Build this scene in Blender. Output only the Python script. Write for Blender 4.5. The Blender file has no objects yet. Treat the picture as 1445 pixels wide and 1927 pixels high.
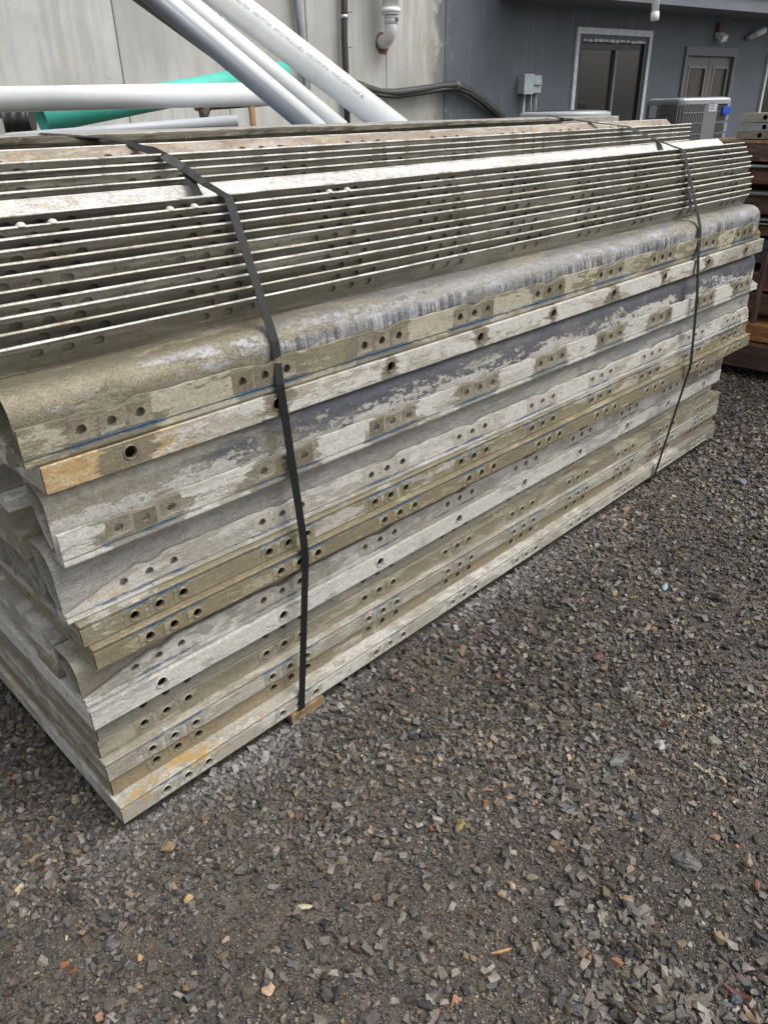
import bpy, math, random
import numpy as np
from mathutils import Vector, Matrix
random.seed(7); rng = np.random.default_rng(11)
S = bpy.context.scene
COL = S.collection
# ---------------------------------------------------------------- camera
YAW, PITCH, ROLL, FPX = 0.791859508, 0.490342999, 0.0223433456, 1402.62667
CX, CY, PW, PH = 722.5, 963.5, 1445, 1927
CAMP = np.array([-0.34352, -1.10718, 1.24579])
_f0 = np.array([math.cos(YAW), math.sin(YAW), 0.0])
_fw = math.cos(PITCH)*_f0 + np.array([0, 0, -math.sin(PITCH)])
_rt = np.array([math.sin(YAW), -math.cos(YAW), 0.0]); _dn = np.cross(_fw, _rt)
_R = math.cos(ROLL)*_rt + math.sin(ROLL)*_dn
_D = -math.sin(ROLL)*_rt + math.cos(ROLL)*_dn
camd = bpy.data.cameras.new('camera'); cam = bpy.data.objects.new('camera', camd); COL.objects.link(cam)
camd.sensor_fit = 'AUTO'; camd.sensor_width = 36.0; camd.lens = FPX/PH*36.0
camd.clip_start = 0.05; camd.clip_end = 400
cam.matrix_world = Matrix(((_R[0], -_D[0], -_fw[0], CAMP[0]), (_R[1], -_D[1], -_fw[1], CAMP[1]), (_R[2], -_D[2], -_fw[2], CAMP[2]), (0, 0, 0, 1)))
S.camera = cam
# ---------------------------------------------------------------- sky, sun, exposure (overcast)
SUN_EL, SUN_AZ = math.radians(58), math.radians(-62)     # azimuth of the direction towards the sun, from +X towards +Y
W = bpy.data.worlds.new('World'); S.world = W; W.use_nodes = True
wt = W.node_tree; wt.nodes.clear()
wo = wt.nodes.new('ShaderNodeOutputWorld'); wb = wt.nodes.new('ShaderNodeBackground'); ws = wt.nodes.new('ShaderNodeTexSky')
wh = wt.nodes.new('ShaderNodeHueSaturation')
ws.sky_type = 'NISHITA'; ws.sun_disc = False; ws.sun_elevation = SUN_EL; ws.sun_rotation = math.pi/2 - SUN_AZ
ws.dust_density = 4.0; ws.air_density = 1.0
wh.inputs['Saturation'].default_value = 0.22
wt.links.new(ws.outputs[0], wh.inputs['Color']); wt.links.new(wh.outputs[0], wb.inputs[0]); wb.inputs[1].default_value = 0.13
wt.links.new(wb.outputs[0], wo.inputs[0])
sl = bpy.data.lights.new('sun', 'SUN'); so = bpy.data.objects.new('sun', sl); COL.objects.link(so)
sl.energy = 1.4; sl.angle = math.radians(40); sl.color = (1.0, 0.98, 0.95)
sd = Vector((math.cos(SUN_EL)*math.cos(SUN_AZ), math.cos(SUN_EL)*math.sin(SUN_AZ), math.sin(SUN_EL)))
so.rotation_euler = sd.to_track_quat('Z', 'Y').to_euler(); so.location = (0, 0, 12)
S.view_settings.view_transform = 'Standard'; S.view_settings.look = 'None'
S.view_settings.gamma = 1.0; S.view_settings.use_curve_mapping = False
S.view_settings.exposure = 0.70
S.render.engine = 'CYCLES'; S.cycles.max_bounces = 6; S.cycles.diffuse_bounces = 4

# ---------------------------------------------------------------- survey helpers: the place measured from the photograph
def ray(x, y): return _R*((x-CX)/FPX) + _D*((y-CY)/FPX) + _fw
def on_x(x, y, X): r = ray(x, y); return CAMP + r*((X-CAMP[0])/r[0])
def on_y(x, y, Y): r = ray(x, y); return CAMP + r*((Y-CAMP[1])/r[1])
def on_z(x, y, Z): r = ray(x, y); return CAMP + r*((Z-CAMP[2])/r[2])
def at(x, y, d): r = ray(x, y); return CAMP + r*(d/(r@_f0))

# ---------------------------------------------------------------- materials
class NT:
    def __init__(s, name):
        s.m = bpy.data.materials.new(name); s.m.use_nodes = True; s.t = s.m.node_tree; s.t.nodes.clear()
        s.out = s.n('ShaderNodeOutputMaterial'); s.b = s.n('ShaderNodeBsdfPrincipled'); s.l(s.b.outputs[0], s.out.inputs[0])
        s.tc = s.n('ShaderNodeTexCoord')
    def n(s, k): return s.t.nodes.new(k)
    def l(s, a, b): s.t.links.new(a, b)
    def put(s, v, sock):
        if hasattr(v, 'node'): s.l(v, sock)
        elif isinstance(v, tuple) and len(v) == 3 and sock.type == 'RGBA': sock.default_value = (*v, 1)
        else: sock.default_value = v
    def vec(s, scale=(1, 1, 1), loc=(0, 0, 0), src='Object'):
        m = s.n('ShaderNodeMapping'); s.l(s.tc.outputs[src], m.inputs[0]); m.inputs['Scale'].default_value = scale; m.inputs['Location'].default_value = loc
        return m.outputs[0]
    def noise(s, v, scale=5, det=5, rough=.55, dist=0.0):
        n = s.n('ShaderNodeTexNoise'); s.l(v, n.inputs['Vector']); n.inputs['Scale'].default_value = scale; n.inputs['Detail'].default_value = det
        n.inputs['Roughness'].default_value = rough; n.inputs['Distortion'].default_value = dist
        return n.outputs['Fac']
    def voro(s, v, scale=20, out='Distance', feat='F1'):
        n = s.n('ShaderNodeTexVoronoi'); n.feature = feat; s.l(v, n.inputs['Vector']); n.inputs['Scale'].default_value = scale
        return n.outputs[out]
    def ma(s, op, a, b=0.0, c=None):
        n = s.n('ShaderNodeMath'); n.operation = op; s.put(a, n.inputs[0]); s.put(b, n.inputs[1])
        if c is not None: s.put(c, n.inputs[2])
        return n.outputs[0]
    def ramp(s, f, lo, hi, a=0.0, b=1.0):
        n = s.n('ShaderNodeMapRange'); n.interpolation_type = 'SMOOTHSTEP'
        s.put(f, n.inputs['Value']); n.inputs['From Min'].default_value = lo; n.inputs['From Max'].default_value = hi
        n.inputs['To Min'].default_value = a; n.inputs['To Max'].default_value = b
        return n.outputs[0]
    def mix(s, f, a, b, mode='MIX'):
        n = s.n('ShaderNodeMix'); n.data_type = 'RGBA'; n.blend_type = mode
        s.put(f, n.inputs[0]); s.put(a, n.inputs[6]); s.put(b, n.inputs[7])
        return n.outputs[2]
    def sep(s, src='Object'):
        n = s.n('ShaderNodeSeparateXYZ'); s.l(s.tc.outputs[src], n.inputs[0]); return n.outputs
    def bump(s, h, strength=.3, dist=.002):
        n = s.n('ShaderNodeBump'); s.put(h, n.inputs['Height']); n.inputs['Strength'].default_value = strength; n.inputs['Distance'].default_value = dist
        s.l(n.outputs[0], s.b.inputs['Normal'])
    def done(s, col, rough=.7, metal=0.0, spec=.5):
        s.put(col, s.b.inputs['Base Color']); s.put(rough, s.b.inputs['Roughness']); s.put(metal, s.b.inputs['Metallic'])
        s.b.inputs['Specular IOR Level'].default_value = spec
        return s.m

PITCHX = .3048
def mat_form(name, base, coat, cov=.5, stain=(.20, .17, .10), stain_amt=.35, rust=0.0, rust_x=None, damp=0.0, holes_x=None, blue=None,
             base2=None, base2_x=None, drips=0.0, seed=0.0, metal=0.15, gritty=.5, end_damp=0.0, near_col=None, near_x=None, zbias=None):
    """weathered aluminium form: metal, a cement film in patches, brown stain, rust bloom, damp marks round the tie holes, worn blue paint"""
    t = NT(name); so_ = (seed*3.1, seed*1.7, seed*2.3)
    xyz = t.sep()
    big = t.noise(t.vec((1.6, 4, 7), so_), 2.2, 7, .62, .4)
    fine = t.noise(t.vec((1, 1, 1), so_), 230, 4, .72); pale_grain = t.noise(t.vec((1, 1, 1), (so_[2], so_[0], 5)), 330, 2, .6)
    pit = t.noise(t.vec((1, 1.3, 1.3), (so_[1], 2, so_[0])), 60, 6, .72)
    mid = t.noise(t.vec((1, 1.6, 2.2), so_), 22, 6, .68, .3)
    streak = t.noise(t.vec((3, 30, 90), so_), 3, 4, .6)
    b0 = base
    if base2 is not None:
        k = t.ramp(t.ma('ADD', xyz[0], t.ma('MULTIPLY', t.ma('SUBTRACT', big, .5), 1.6)), base2_x[0], base2_x[1])
        b0 = t.mix(k, base, base2)
    f = t.ma('ADD', t.ma('MULTIPLY', big, .62), t.ma('MULTIPLY', mid, .38))
    thr = .68 - .36*cov
    if zbias: f = t.ma('ADD', f, t.ma('MULTIPLY', t.ma('SUBTRACT', zbias[0], xyz[2]), zbias[1]))
    cm = t.ramp(t.ma('ADD', f, t.ma('MULTIPLY', t.ma('SUBTRACT', pit, .5), .5 if zbias else .24)), thr-.02, thr+.02)
    if base2 is not None and drips < 0: cm = t.ma('MULTIPLY', cm, t.ma('SUBTRACT', 1.0, t.ma('MULTIPLY', k, -drips)))
    c = t.mix(cm, b0, coat)
    if drips > 0:
        ws_ = t.ma('MULTIPLY', t.ramp(t.noise(t.vec((2.2, 7, 7), (so_[0]+2, 5, 3)), 3.2, 6, .65), .56, .63), t.ma('MULTIPLY', t.ramp(xyz[2], .045, .06), t.ramp(xyz[2], .098, .085)))
        c = t.mix(t.ma('MULTIPLY', ws_, .7), c, (.42, .43, .49))
        dr = t.noise(t.vec((120, 2, 3.0), so_), 1.25, 4, .65, .15); dw = t.noise(t.vec((9, 2, 2), so_), 1.5, 4, .6)
        zone = t.ma('MULTIPLY', t.ramp(t.ma('ADD', xyz[2], t.ma('MULTIPLY', t.ma('SUBTRACT', dw, .5), .05)), .078, .062), t.ramp(big, .36, .46))
        dc = t.mix(t.ramp(dr, .44, .55), (.105, .105, .115), t.mix(t.ramp(mid, .4, .6), (.27, .285, .35), (.50, .50, .50)))
        c = t.mix(t.ma('MULTIPLY', t.ma('MULTIPLY', zone, k if base2 is not None else 1.0), drips), c, dc)
    sm = t.noise(t.vec((1.3, 3, 5), (so_[0]+9, so_[1], so_[2])), 4.5, 7, .65)
    c = t.mix(t.ma('MULTIPLY', t.ramp(sm, .50, .66), stain_amt), c, stain)
    c = t.mix(t.ramp(streak, .3, .7, .0, .28), c, t.mix(1.0, c, (.55, .53, .5), 'MULTIPLY'))
    c = t.mix(t.ramp(pit, .38, .66, 0, .5), c, t.mix(1.0, c, (.60, .57, .52), 'MULTIPLY'))
    if near_col is not None:
        nm_ = t.ramp(t.ma('ADD', xyz[0], t.ma('MULTIPLY', t.ma('SUBTRACT', mid, .5), .3)), near_x[1], near_x[0])
        c = t.mix(t.ma('MULTIPLY', nm_, t.ramp(pit, .25, .55, .55, 1.0)), c, t.mix(t.ramp(mid, .3, .7), near_col, (.56, .45, .27)))
    if rust > 0:
        rm = t.ramp(t.noise(t.vec((1.2, 2, 2), (so_[0]+4, 3, 1)), 16, 6, .7, .6), .52, .60)
        if rust_x: rm = t.ma('MULTIPLY', rm, t.ramp(xyz[0], rust_x[1], rust_x[0]))
        c = t.mix(t.ma('MULTIPLY', rm, rust), c, t.mix(fine, (.42, .24, .07), (.60, .42, .18)))
    if damp > 0:
        hx0, hp, hw = holes_x
        dd = t.ma('ABSOLUTE', t.ma('SUBTRACT', t.ma('MODULO', t.ma('ADD', t.ma('SUBTRACT', xyz[0], hx0), 10*hp+hp/2), hp), hp/2))
        dm = t.ma('MULTIPLY', t.ramp(t.ma('ADD', t.ma('ADD', dd, t.ma('MULTIPLY', t.ma('SUBTRACT', big, .5), .18)), t.ma('MULTIPLY', t.ma('SUBTRACT', mid, .5), .13)), hw+.006, hw-.006), t.ramp(pit, .3, .5, .55, 1.0))
        c = t.mix(t.ma('MULTIPLY', dm, damp), c, t.mix(fine, (.16, .145, .10), (.22, .20, .145)))
    if end_damp > 0:
        em = t.ramp(t.ma('ADD', xyz[0], t.ma('MULTIPLY', t.ma('SUBTRACT', big, .5), .5)), 2.40, 2.44)
        c = t.mix(t.ma('MULTIPLY', em, end_damp), c, (.17, .155, .12))
    if blue:
        z0, z1, hx0, hp, amt = blue
        zm = t.ma('MULTIPLY', t.ramp(xyz[2], z0-.001, z0), t.ramp(xyz[2], z1+.001, z1))
        bd_ = t.ma('ABSOLUTE', t.ma('SUBTRACT', t.ma('MODULO', t.ma('ADD', t.ma('SUBTRACT', xyz[0], .15), 10*PITCHX+PITCHX/2), PITCHX), PITCHX/2))
        nearh = t.ramp(bd_, .13, .05, -.10, .06)
        pm = t.ramp(t.ma('ADD', t.ma('ADD', t.noise(t.vec((9, 20, 60), so_), 3.0, 6, .7), nearh), amt), .5, .58)
        c = t.mix(t.ma('MULTIPLY', zm, t.ma('MULTIPLY', pm, .78)), c, t.mix(mid, (.035, .10, .20), (.10, .17, .25)))
    spk = t.ramp(t.voro(t.vec((1, 1, 1), so_), 170), .12, .2)
    spk2 = t.ramp(t.noise(t.vec((1, 1, 1), so_), 35, 3, .5), .60, .52)
    c = t.mix(t.ma('MULTIPLY', t.ma('SUBTRACT', 1.0, t.ma('MAXIMUM', spk, spk2)), .65), c, (.12, .11, .085))
    c = t.mix(t.ramp(fine, .40, .64, 0, .5), c, t.mix(1.0, c, (.50, .47, .42), 'MULTIPLY'))
    c = t.mix(t.ma('MULTIPLY', t.ramp(pale_grain, .58, .68), .25), c, t.mix(.5, c, (.80, .79, .75)))  # scattered fine pale grain of the coat
    t.bump(t.ma('ADD', t.ma('MULTIPLY', t.ma('ADD', fine, pit), gritty), t.ma('ADD', t.ma('MULTIPLY', cm, .6), t.ma('MULTIPLY', mid, .5))), .7, .0022)
    return t.done(c, t.ramp(t.ma('ADD', mid, t.ma('MULTIPLY', cm, .4)), .35, .9, .33, .80), metal*1.5, .45)

def mat_plain(name, col, rough=.5, metal=0.0, var=.15, scale=8, grain=0.0, spec=.5, dirt=None, dirt_amt=0.0, bump=.1, stretch=(1, 1, 1)):
    t = NT(name)
    a = t.noise(t.vec(stretch), scale, 6, .6); f = t.noise(t.vec(), scale*14, 3, .6)
    c = t.mix(t.ramp(a, .3, .7, 0, 1), tuple(v*(1-var) for v in col), tuple(min(1, v*(1+var)) for v in col))
    if dirt: c = t.mix(t.ma('MULTIPLY', t.ramp(t.noise(t.vec(stretch, (5, 2, 9)), scale*1.7, 7, .68), .5, .68), dirt_amt), c, dirt)
    if grain: c = t.mix(t.ramp(f, .35, .7, 0, grain), c, t.mix(1.0, c, (.5, .5, .5), 'MULTIPLY'))
    t.bump(t.ma('ADD', a, t.ma('MULTIPLY', f, .5)), bump, .002)
    return t.done(c, t.ramp(a, .3, .7, max(.02, rough-.08), min(1, rough+.08)), metal, spec)

# ---------------------------------------------------------------- mesh helpers
class MB:
    def __init__(s): s.v = []; s.f = []; s.sm = []
    def add(s, vs, fs, smooth=False):
        o = len(s.v); s.v += [tuple(map(float, p)) for p in vs]; s.f += [tuple(i+o for i in f) for f in fs]; s.sm += [smooth]*len(fs); return s
    def box(s, x0, x1, y0, y1, z0, z1):
        return s.add([(x0, y0, z0), (x1, y0, z0), (x1, y1, z0), (x0, y1, z0), (x0, y0, z1), (x1, y0, z1), (x1, y1, z1), (x0, y1, z1)],
              [(0, 3, 2, 1), (4, 5, 6, 7), (0, 1, 5, 4), (1, 2, 6, 5), (2, 3, 7, 6), (3, 0, 4, 7)])
    def rough_box(s, x0, x1, y0, y1, z0, z1, nx=10, amp=.002, cham=.003):
        """a box with softened long edges and slightly uneven faces, long axis x"""
        c = cham; prof = [(y0+c, z0), (y1-c, z0), (y1, z0+c), (y1, z1-c), (y1-c, z1), (y0+c, z1), (y0, z1-c), (y0, z0+c)]
        vs = []
        for i in range(nx+1):
            x = x0+(x1-x0)*i/nx
            for (y, z) in prof: vs.append((x+random.uniform(-amp, amp)*(i in (0, nx)), y+random.uniform(-amp, amp), z+random.uniform(-amp, amp)))
        fs = []
        for i in range(nx):
            for j in range(8): a = i*8+j; b = i*8+(j+1) % 8; fs.append((a, a+8, b+8, b))
        fs.append(tuple(range(8))); fs.append(tuple(range(nx*8+7, nx*8-1, -1)))
        return s.add(vs, fs)
    def extrude(s, prof, xs, closed=True, smooth=False, wob=0.0):
        n = len(prof); vs = []
        for x in xs:
            for (y, z) in prof: vs.append((x, y+random.uniform(-wob, wob), z+random.uniform(-wob, wob)))
        fs = []
        m = n if closed else n-1
        for i in range(len(xs)-1):
            for j in range(m): a = i*n+j; b = i*n+(j+1) % n; fs.append((a, b, b+n, a+n))
        s.add(vs, fs, smooth)
        if closed: o = len(s.v)-len(vs); s.f.append(tuple(o+i for i in range(n-1, -1, -1))); s.f.append(tuple(o+len(vs)-n+i for i in range(n))); s.sm += [False, False]
        return s
    def tube(s, pts, r, n=14, caps=True, smooth=True, radii=None, inner=None):
        pts = [Vector(p) for p in pts]; vs = []; N = len(pts)
        t0 = (pts[1]-pts[0]).normalized(); ref = Vector((0, 0, 1)) if abs(t0.z) < .9 else Vector((1, 0, 0)); u = t0.cross(ref).normalized()
        for i, p in enumerate(pts):
            t = (pts[min(i+1, N-1)]-pts[max(i-1, 0)]).normalized(); u = (u-t*u.dot(t)).normalized(); w = t.cross(u); rr = radii[i] if radii else r
            for k in range(n): a = 2*math.pi*k/n; vs.append(p+(u*math.cos(a)+w*math.sin(a))*rr)
        fs = [(i*n+k, i*n+(k+1) % n, (i+1)*n+(k+1) % n, (i+1)*n+k) for i in range(N-1) for k in range(n)]
        s.add(vs, fs, smooth)
        if caps: o = len(s.v)-len(vs); s.f.append(tuple(o+i for i in range(n-1, -1, -1))); s.f.append(tuple(o+len(vs)-n+i for i in range(n))); s.sm += [False, False]
        return s
    def hollow(s, a, b, r, wall, n=24):
        """an open pipe with a wall, from a to b"""
        a = Vector(a); b = Vector(b); t = (b-a).normalized(); ref = Vector((0, 0, 1)) if abs(t.z) < .9 else Vector((1, 0, 0)); u = t.cross(ref).normalized(); w = t.cross(u)
        rings = [(a, r), (a+(b-a)*.5, r), (b, r), (b, r-wall), (a, r-wall)]
        vs = [p+(u*math.cos(2*math.pi*k/n)+w*math.sin(2*math.pi*k/n))*rr for p, rr in rings for k in range(n)]
        fs = []; sm = []
        for i in range(5):
            j = (i+1) % 5
            for k in range(n): fs.append((i*n+k, i*n+(k+1) % n, j*n+(k+1) % n, j*n+k)); sm.append(i in (0, 1, 3))
        o = len(s.v); s.v += [tuple(p) for p in vs]; s.f += [tuple(i+o for i in f) for f in fs]; s.sm += sm
        return s
    def holed(s, x0, x1, zb, zt, holes, r, hz, y=0.0, depth=.006, hw=.021, seg=.06, n=16):
        """a face in the x-z plane looking to -y with round holes that go 'depth' deep; zt may be a function of x"""
        top = zt if callable(zt) else (lambda x: zt)
        holes = sorted(h for h in holes if x0+hw < h < x1-hw); cur = x0; spans = []
        for h in holes: spans.append((cur, h-hw, None)); spans.append((h-hw, h+hw, h)); cur = h+hw
        spans.append((cur, x1, None))
        for (a, b, h) in spans:
            if b-a < 1e-6: continue
            if h is None:
                k = max(1, int((b-a)/seg))
                for i in range(k):
                    xa = a+(b-a)*i/k; xb = a+(b-a)*(i+1)/k
                    s.add([(xa, y, zb), (xb, y, zb), (xb, y, top(xb)), (xa, y, top(xa)), (xb, y+depth, top(xb)), (xa, y+depth, top(xa))], [(0, 1, 2, 3), (3, 2, 4, 5)])
            else:
                ta, tm, tb = top(a), top(h), top(b); zl = lambda q: zb
                P = [(b, hz), (b, (hz+tb)/2), (b, tb), ((h+b)/2, top((h+b)/2)), (h, tm), ((h+a)/2, top((h+a)/2)), (a, ta), (a, (hz+ta)/2), (a, hz), (a, (hz+zb)/2), (a, zb), ((a+h)/2, zb), (h, zb), ((h+b)/2, zb), (b, zb), (b, (hz+zb)/2)]
                I = [(h+r*math.cos(2*math.pi*i/16), hz+r*math.sin(2*math.pi*i/16)) for i in range(16)]
                vs = [(x, y, z) for x, z in P]+[(x, y, z) for x, z in I]+[(x, y+depth, z) for x, z in I]
                fs = [(i, (i+1) % 16, 16+(i+1) % 16, 16+i) for i in range(16)]+[(16+i, 16+(i+1) % 16, 32+(i+1) % 16, 32+i) for i in range(16)]
                s.add(vs, fs)
                tp = [P[i] for i in (2, 3, 4, 5, 6)]
                s.add([(x, y, z) for x, z in tp]+[(x, y+depth, z) for x, z in tp], [(i, i+5, i+6, i+1) for i in range(4)])
        return s
    def mesh(s, name, m):
        me = bpy.data.meshes.new(name); me.from_pydata(s.v, [], s.f); me.materials.append(m)
        me.polygons.foreach_set('use_smooth', s.sm); me.update(); return me
    def obj(s, name, m, parent=None, loc=None, rot=None): return link(name, s.mesh(name, m), parent, loc, rot)

def link(name, data, parent=None, loc=None, rot=None):
    o = bpy.data.objects.new(name, data); COL.objects.link(o)
    if parent is not None: o.parent = parent
    if loc is not None: o.location = loc
    if rot is not None: o.rotation_euler = rot
    return o
def tag(o, label=None, cat=None, group=None, kind=None):
    if label: o['label'] = label
    if cat: o['category'] = cat
    if group: o['group'] = group
    if kind: o['kind'] = kind
    return o
def thing(name, label, cat, loc=(0, 0, 0), rot=(0, 0, 0), group=None): return tag(link(name, None, None, loc, rot), label, cat, group)

def lin(a, b, n): return [a+(b-a)*i/n for i in range(n+1)]

# ================================================================ SETTING
GZ = -0.028
# ground: mud and fines
tg = NT('wet_ground')
pv = tg.vec((1, 1, 1), (0, 0, 0), 'Object')
gb = tg.noise(pv, 1.7, 6, .6, .3); gm = tg.noise(pv, 26, 6, .7); gf = tg.noise(pv, 240, 4, .7); gv = tg.voro(pv, 210, 'Color'); gs = tg.n('ShaderNodeSeparateColor'); tg.l(gv, gs.inputs[0])
gc = tg.mix(tg.ramp(gb, .35, .65), (.038, .031, .025), (.120, .100, .077))
gc = tg.mix(tg.ramp(gm, .40, .62, 0, .7), gc, (.042, .036, .031))
gc = tg.mix(tg.ramp(gs.outputs[0], .3, 1.0, 0, .6), gc, tg.mix(gs.outputs[1], (.19, .165, .13), (.055, .055, .06)))
tg.bump(tg.ma('ADD', tg.ma('MULTIPLY', gs.outputs[2], .6), tg.ma('ADD', gf, tg.ma('MULTIPLY', gm, 1.6))), .9, .004)
M_ground = tg.done(gc, tg.ramp(tg.ma('ADD', gm, tg.ma('MULTIPLY', gb, .4)), .4, .95, .38, .8), 0, .45)

def bumpz(x, y):
    x = np.asarray(x, float); y = np.asarray(y, float)
    b = .007*np.sin(3.1*x+1.3*y+.4)*np.sin(2.3*y-1.1*x+1.0)+.004*np.sin(9*x+5*y)*np.sin(7.7*y-4*x+2)+.0025*np.sin(23*x-9*y+1)*np.sin(19*y+14*x)
    near = np.clip((np.maximum(-x-.05, np.maximum(x-2.75, np.maximum(-y-.02, y-.86))))/.12, 0, 1)   # trodden flat under the pile
    return GZ - .003 + b*near*1.0
nx, ny = 240, 120
gx = np.linspace(-1.6, 5.4, nx+1); gy = np.linspace(-2.2, 1.5, ny+1)
XX, YY = np.meshgrid(gx, gy, indexing='ij'); ZZ = bumpz(XX, YY)
edge = np.minimum(np.minimum(XX+1.6, 5.4-XX), np.minimum(YY+2.2, 1.5-YY)); k = np.clip(edge/.3, 0, 1); ZZ = ZZ*k+(GZ-.003)*(1-k)
gverts = np.stack([XX, YY, ZZ], -1).reshape(-1, 3).tolist()
idx = lambda i, j: i*(ny+1)+j
gfaces = [(idx(i, j), idx(i+1, j), idx(i+1, j+1), idx(i, j+1)) for i in range(nx) for j in range(ny)]
g = MB(); g.add(gverts, gfaces, True)
B = 90; z = GZ-.003
X0, X1, Y0, Y1 = -1.6, 5.4, -2.2, 1.5
g.add([(-B, -B, z), (B, -B, z), (B, B, z), (-B, B, z), (X0, Y0, z), (X1, Y0, z), (X1, Y1, z), (X0, Y1, z)], [(0, 1, 5, 4), (1, 2, 6, 5), (2, 3, 7, 6), (3, 0, 4, 7)])
tag(g.obj('ground', M_ground), 'wet brown mud and fine grit under the loose gravel', 'ground', kind='structure')

# ================================================================ BUILDING BEHIND
WA = at(1156, 61, 11.0)
WANG = math.radians(-10.49); wd = np.array([math.cos(WANG), math.sin(WANG), 0]); wn = np.array([-wd[1], wd[0], 0])
def on_wall(x, y, off=0.0):
    """(distance along the wall, height) of the point of the wall plane, or of a plane 'off' metres in front of it"""
    r = ray(x, y); k = ((WA-CAMP)@wn-off)/(r@wn); p = CAMP+r*k; return float((p-WA)@wd), float(p[2])
WORG = (float(WA[0]), float(WA[1]), 0.0); WROT = (0, 0, WANG)
def wall_thing(name, label, cat, group=None): return thing(name, label, cat, WORG, WROT, group)

# concrete wall: cast panels with joints
def mat_concrete(seed, tone=1.0, paint_x=None):
    t = NT('cast_concrete'); so_ = (seed*5.3, seed*2.1, seed*3.7)
    a = t.noise(t.vec((1, 1, 1), so_), 1.1, 7, .6, .3); v = t.noise(t.vec((9, 9, .7), so_), 1.2, 5, .6); f = t.noise(t.vec(), 55, 5, .7)
    c = t.mix(t.ramp(a, .3, .7), tuple(x*tone for x in (.40, .40, .37)), tuple(x*tone for x in (.585, .59, .555)))
    c = t.mix(t.ramp(v, .42, .68, 0, .62), c, (.36, .36, .335))
    c = t.mix(t.ramp(t.noise(t.vec((2, 2, .6), (7, 1, so_[2])), 2.0, 6, .65), .54, .70, 0, .5), c, (.42, .39, .31))
    c = t.mix(t.ramp(f, .35, .7, 0, .25), c, t.mix(1.0, c, (.6, .6, .58), 'MULTIPLY'))
    if paint_x is not None:
        e_ = t.ma('ADD', t.sep()[0], t.ma('ADD', t.ma('MULTIPLY', t.ma('SUBTRACT', t.noise(t.vec((1, 1, .8)), 3.5, 7, .7, .4), .5), .55), t.ma('MULTIPLY', t.ma('SUBTRACT', t.noise(t.vec((2, 2, 1)), 14, 6, .75), .5), .35)))
        c = t.mix(t.ramp(e_, paint_x-.20, paint_x-.05, 0, .92), c, (.105, .115, .137))
        c = t.mix(t.ma('MULTIPLY', t.ramp(e_, paint_x-.75, paint_x-.1, 0, .5), t.ramp(v, .35, .6)), c, (.27, .24, .19))
    bh = t.ramp(t.voro(t.vec((1, 1, 1), so_), 9), .035, .06); bh2 = t.ramp(t.voro(t.vec((1, 1, 1), so_), 23), .03, .06)
    c = t.mix(t.ma('SUBTRACT', 1.0, t.ma('MINIMUM', bh, bh2)), c, (.14, .13, .11))
    t.bump(t.ma('ADD', t.ma('MULTIPLY', t.ma('MINIMUM', bh, bh2), 1.5), t.ma('ADD', f, a)), .4, .004)
    return t.done(c, .85, 0, .3)
jx = [on_wall(x, 60)[0] for x in (-420, 219, 418, 577, 726, 838)]
cw = wall_thing('concrete_wall', 'pale cast concrete wall with vertical joints behind the pipes', 'wall')
for i in range(5):
    b = MB(); b.rough_box(0, 6.2, .0+random.uniform(0, .006), .3, 0, 1, 2, 0, .01)
    b = MB(); x0, x1 = jx[i]+.0025, jx[i+1]-.0025
    if i == 4: x1 = jx[5]-.002
    c = .006; y0 = random.uniform(0, .003)
    b.add([(x0, y0+c, -.1), (x0+c, y0, -.1), (x1-c, y0, -.1), (x1, y0+c, -.1), (x1, .3, -.1), (x0, .3, -.1), (x0, y0+c, 6), (x0+c, y0, 6), (x1-c, y0, 6), (x1, y0+c, 6), (x1, .3, 6), (x0, .3, 6)],
          [(0, 1, 7, 6), (1, 2, 8, 7), (2, 3, 9, 8), (3, 4, 10, 9), (4, 5, 11, 10), (5, 0, 6, 11), (6, 7, 8, 9, 10, 11)])
    b.obj('wall_panel', mat_concrete(i+1, (1.0, .97, .98, 1.0, 1.0)[i], jx[5] if i == 4 else None), cw)
MB().box(jx[0], jx[5]-.01, .05, .29, -.1, 5.98).obj('joint_filler', mat_plain('joint_filler', (.16, .155, .14), .9), cw)

# painted building
tp = NT('grey_blue_paint'); px = tp.sep()
pa = tp.noise(tp.vec((1, 1, 1)), 1.3, 6, .6); ps = tp.noise(tp.vec((7, 7, .5)), 1.6, 6, .62); pf = tp.noise(tp.vec(), 60, 4, .6)
pc = tp.mix(tp.ramp(pa, .3, .7), (.079, .091, .107), (.115, .129, .147))
pc = tp.mix(tp.ramp(ps, .55, .78, 0, .5), pc, (.22, .235, .265))
pl = tp.ma('ADD', px[0], tp.ma('MULTIPLY', tp.ma('SUBTRACT', tp.noise(tp.vec((1, 1, 1), (3, 3, 3)), 9, 7, .75), .5), 1.0))
flk = tp.ma('MULTIPLY', tp.ramp(pl, on_wall(858, 60)[0], on_wall(846, 60)[0]), tp.ramp(tp.noise(tp.vec((1, 1, 1), (8, 1, 2)), 14, 6, .7), .56, .66))
pc = tp.mix(tp.ma('MULTIPLY', flk, .6), pc, (.36, .36, .37))
tp.bump(tp.ma('ADD', pf, pa), .3, .004)
M_paint = tp.done(pc, tp.ramp(pa, .3, .7, .6, .8), 0, .3)
bd = wall_thing('building', 'grey-blue painted building wall with sliding window, door and overhang', 'building')
swL, swT = on_wall(1086, 53); swR, _ = on_wall(1224, 60)
dL, dT = on_wall(1291, 87); dR, _ = on_wall(1385, 88); bx1 = on_wall(1445, 30)[0]+4.0
swB = .25; dB = -.05
def wallrect(b, x0, x1, z0, z1): b.box(x0, x1, 0.0, .3, z0, z1)
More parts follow.
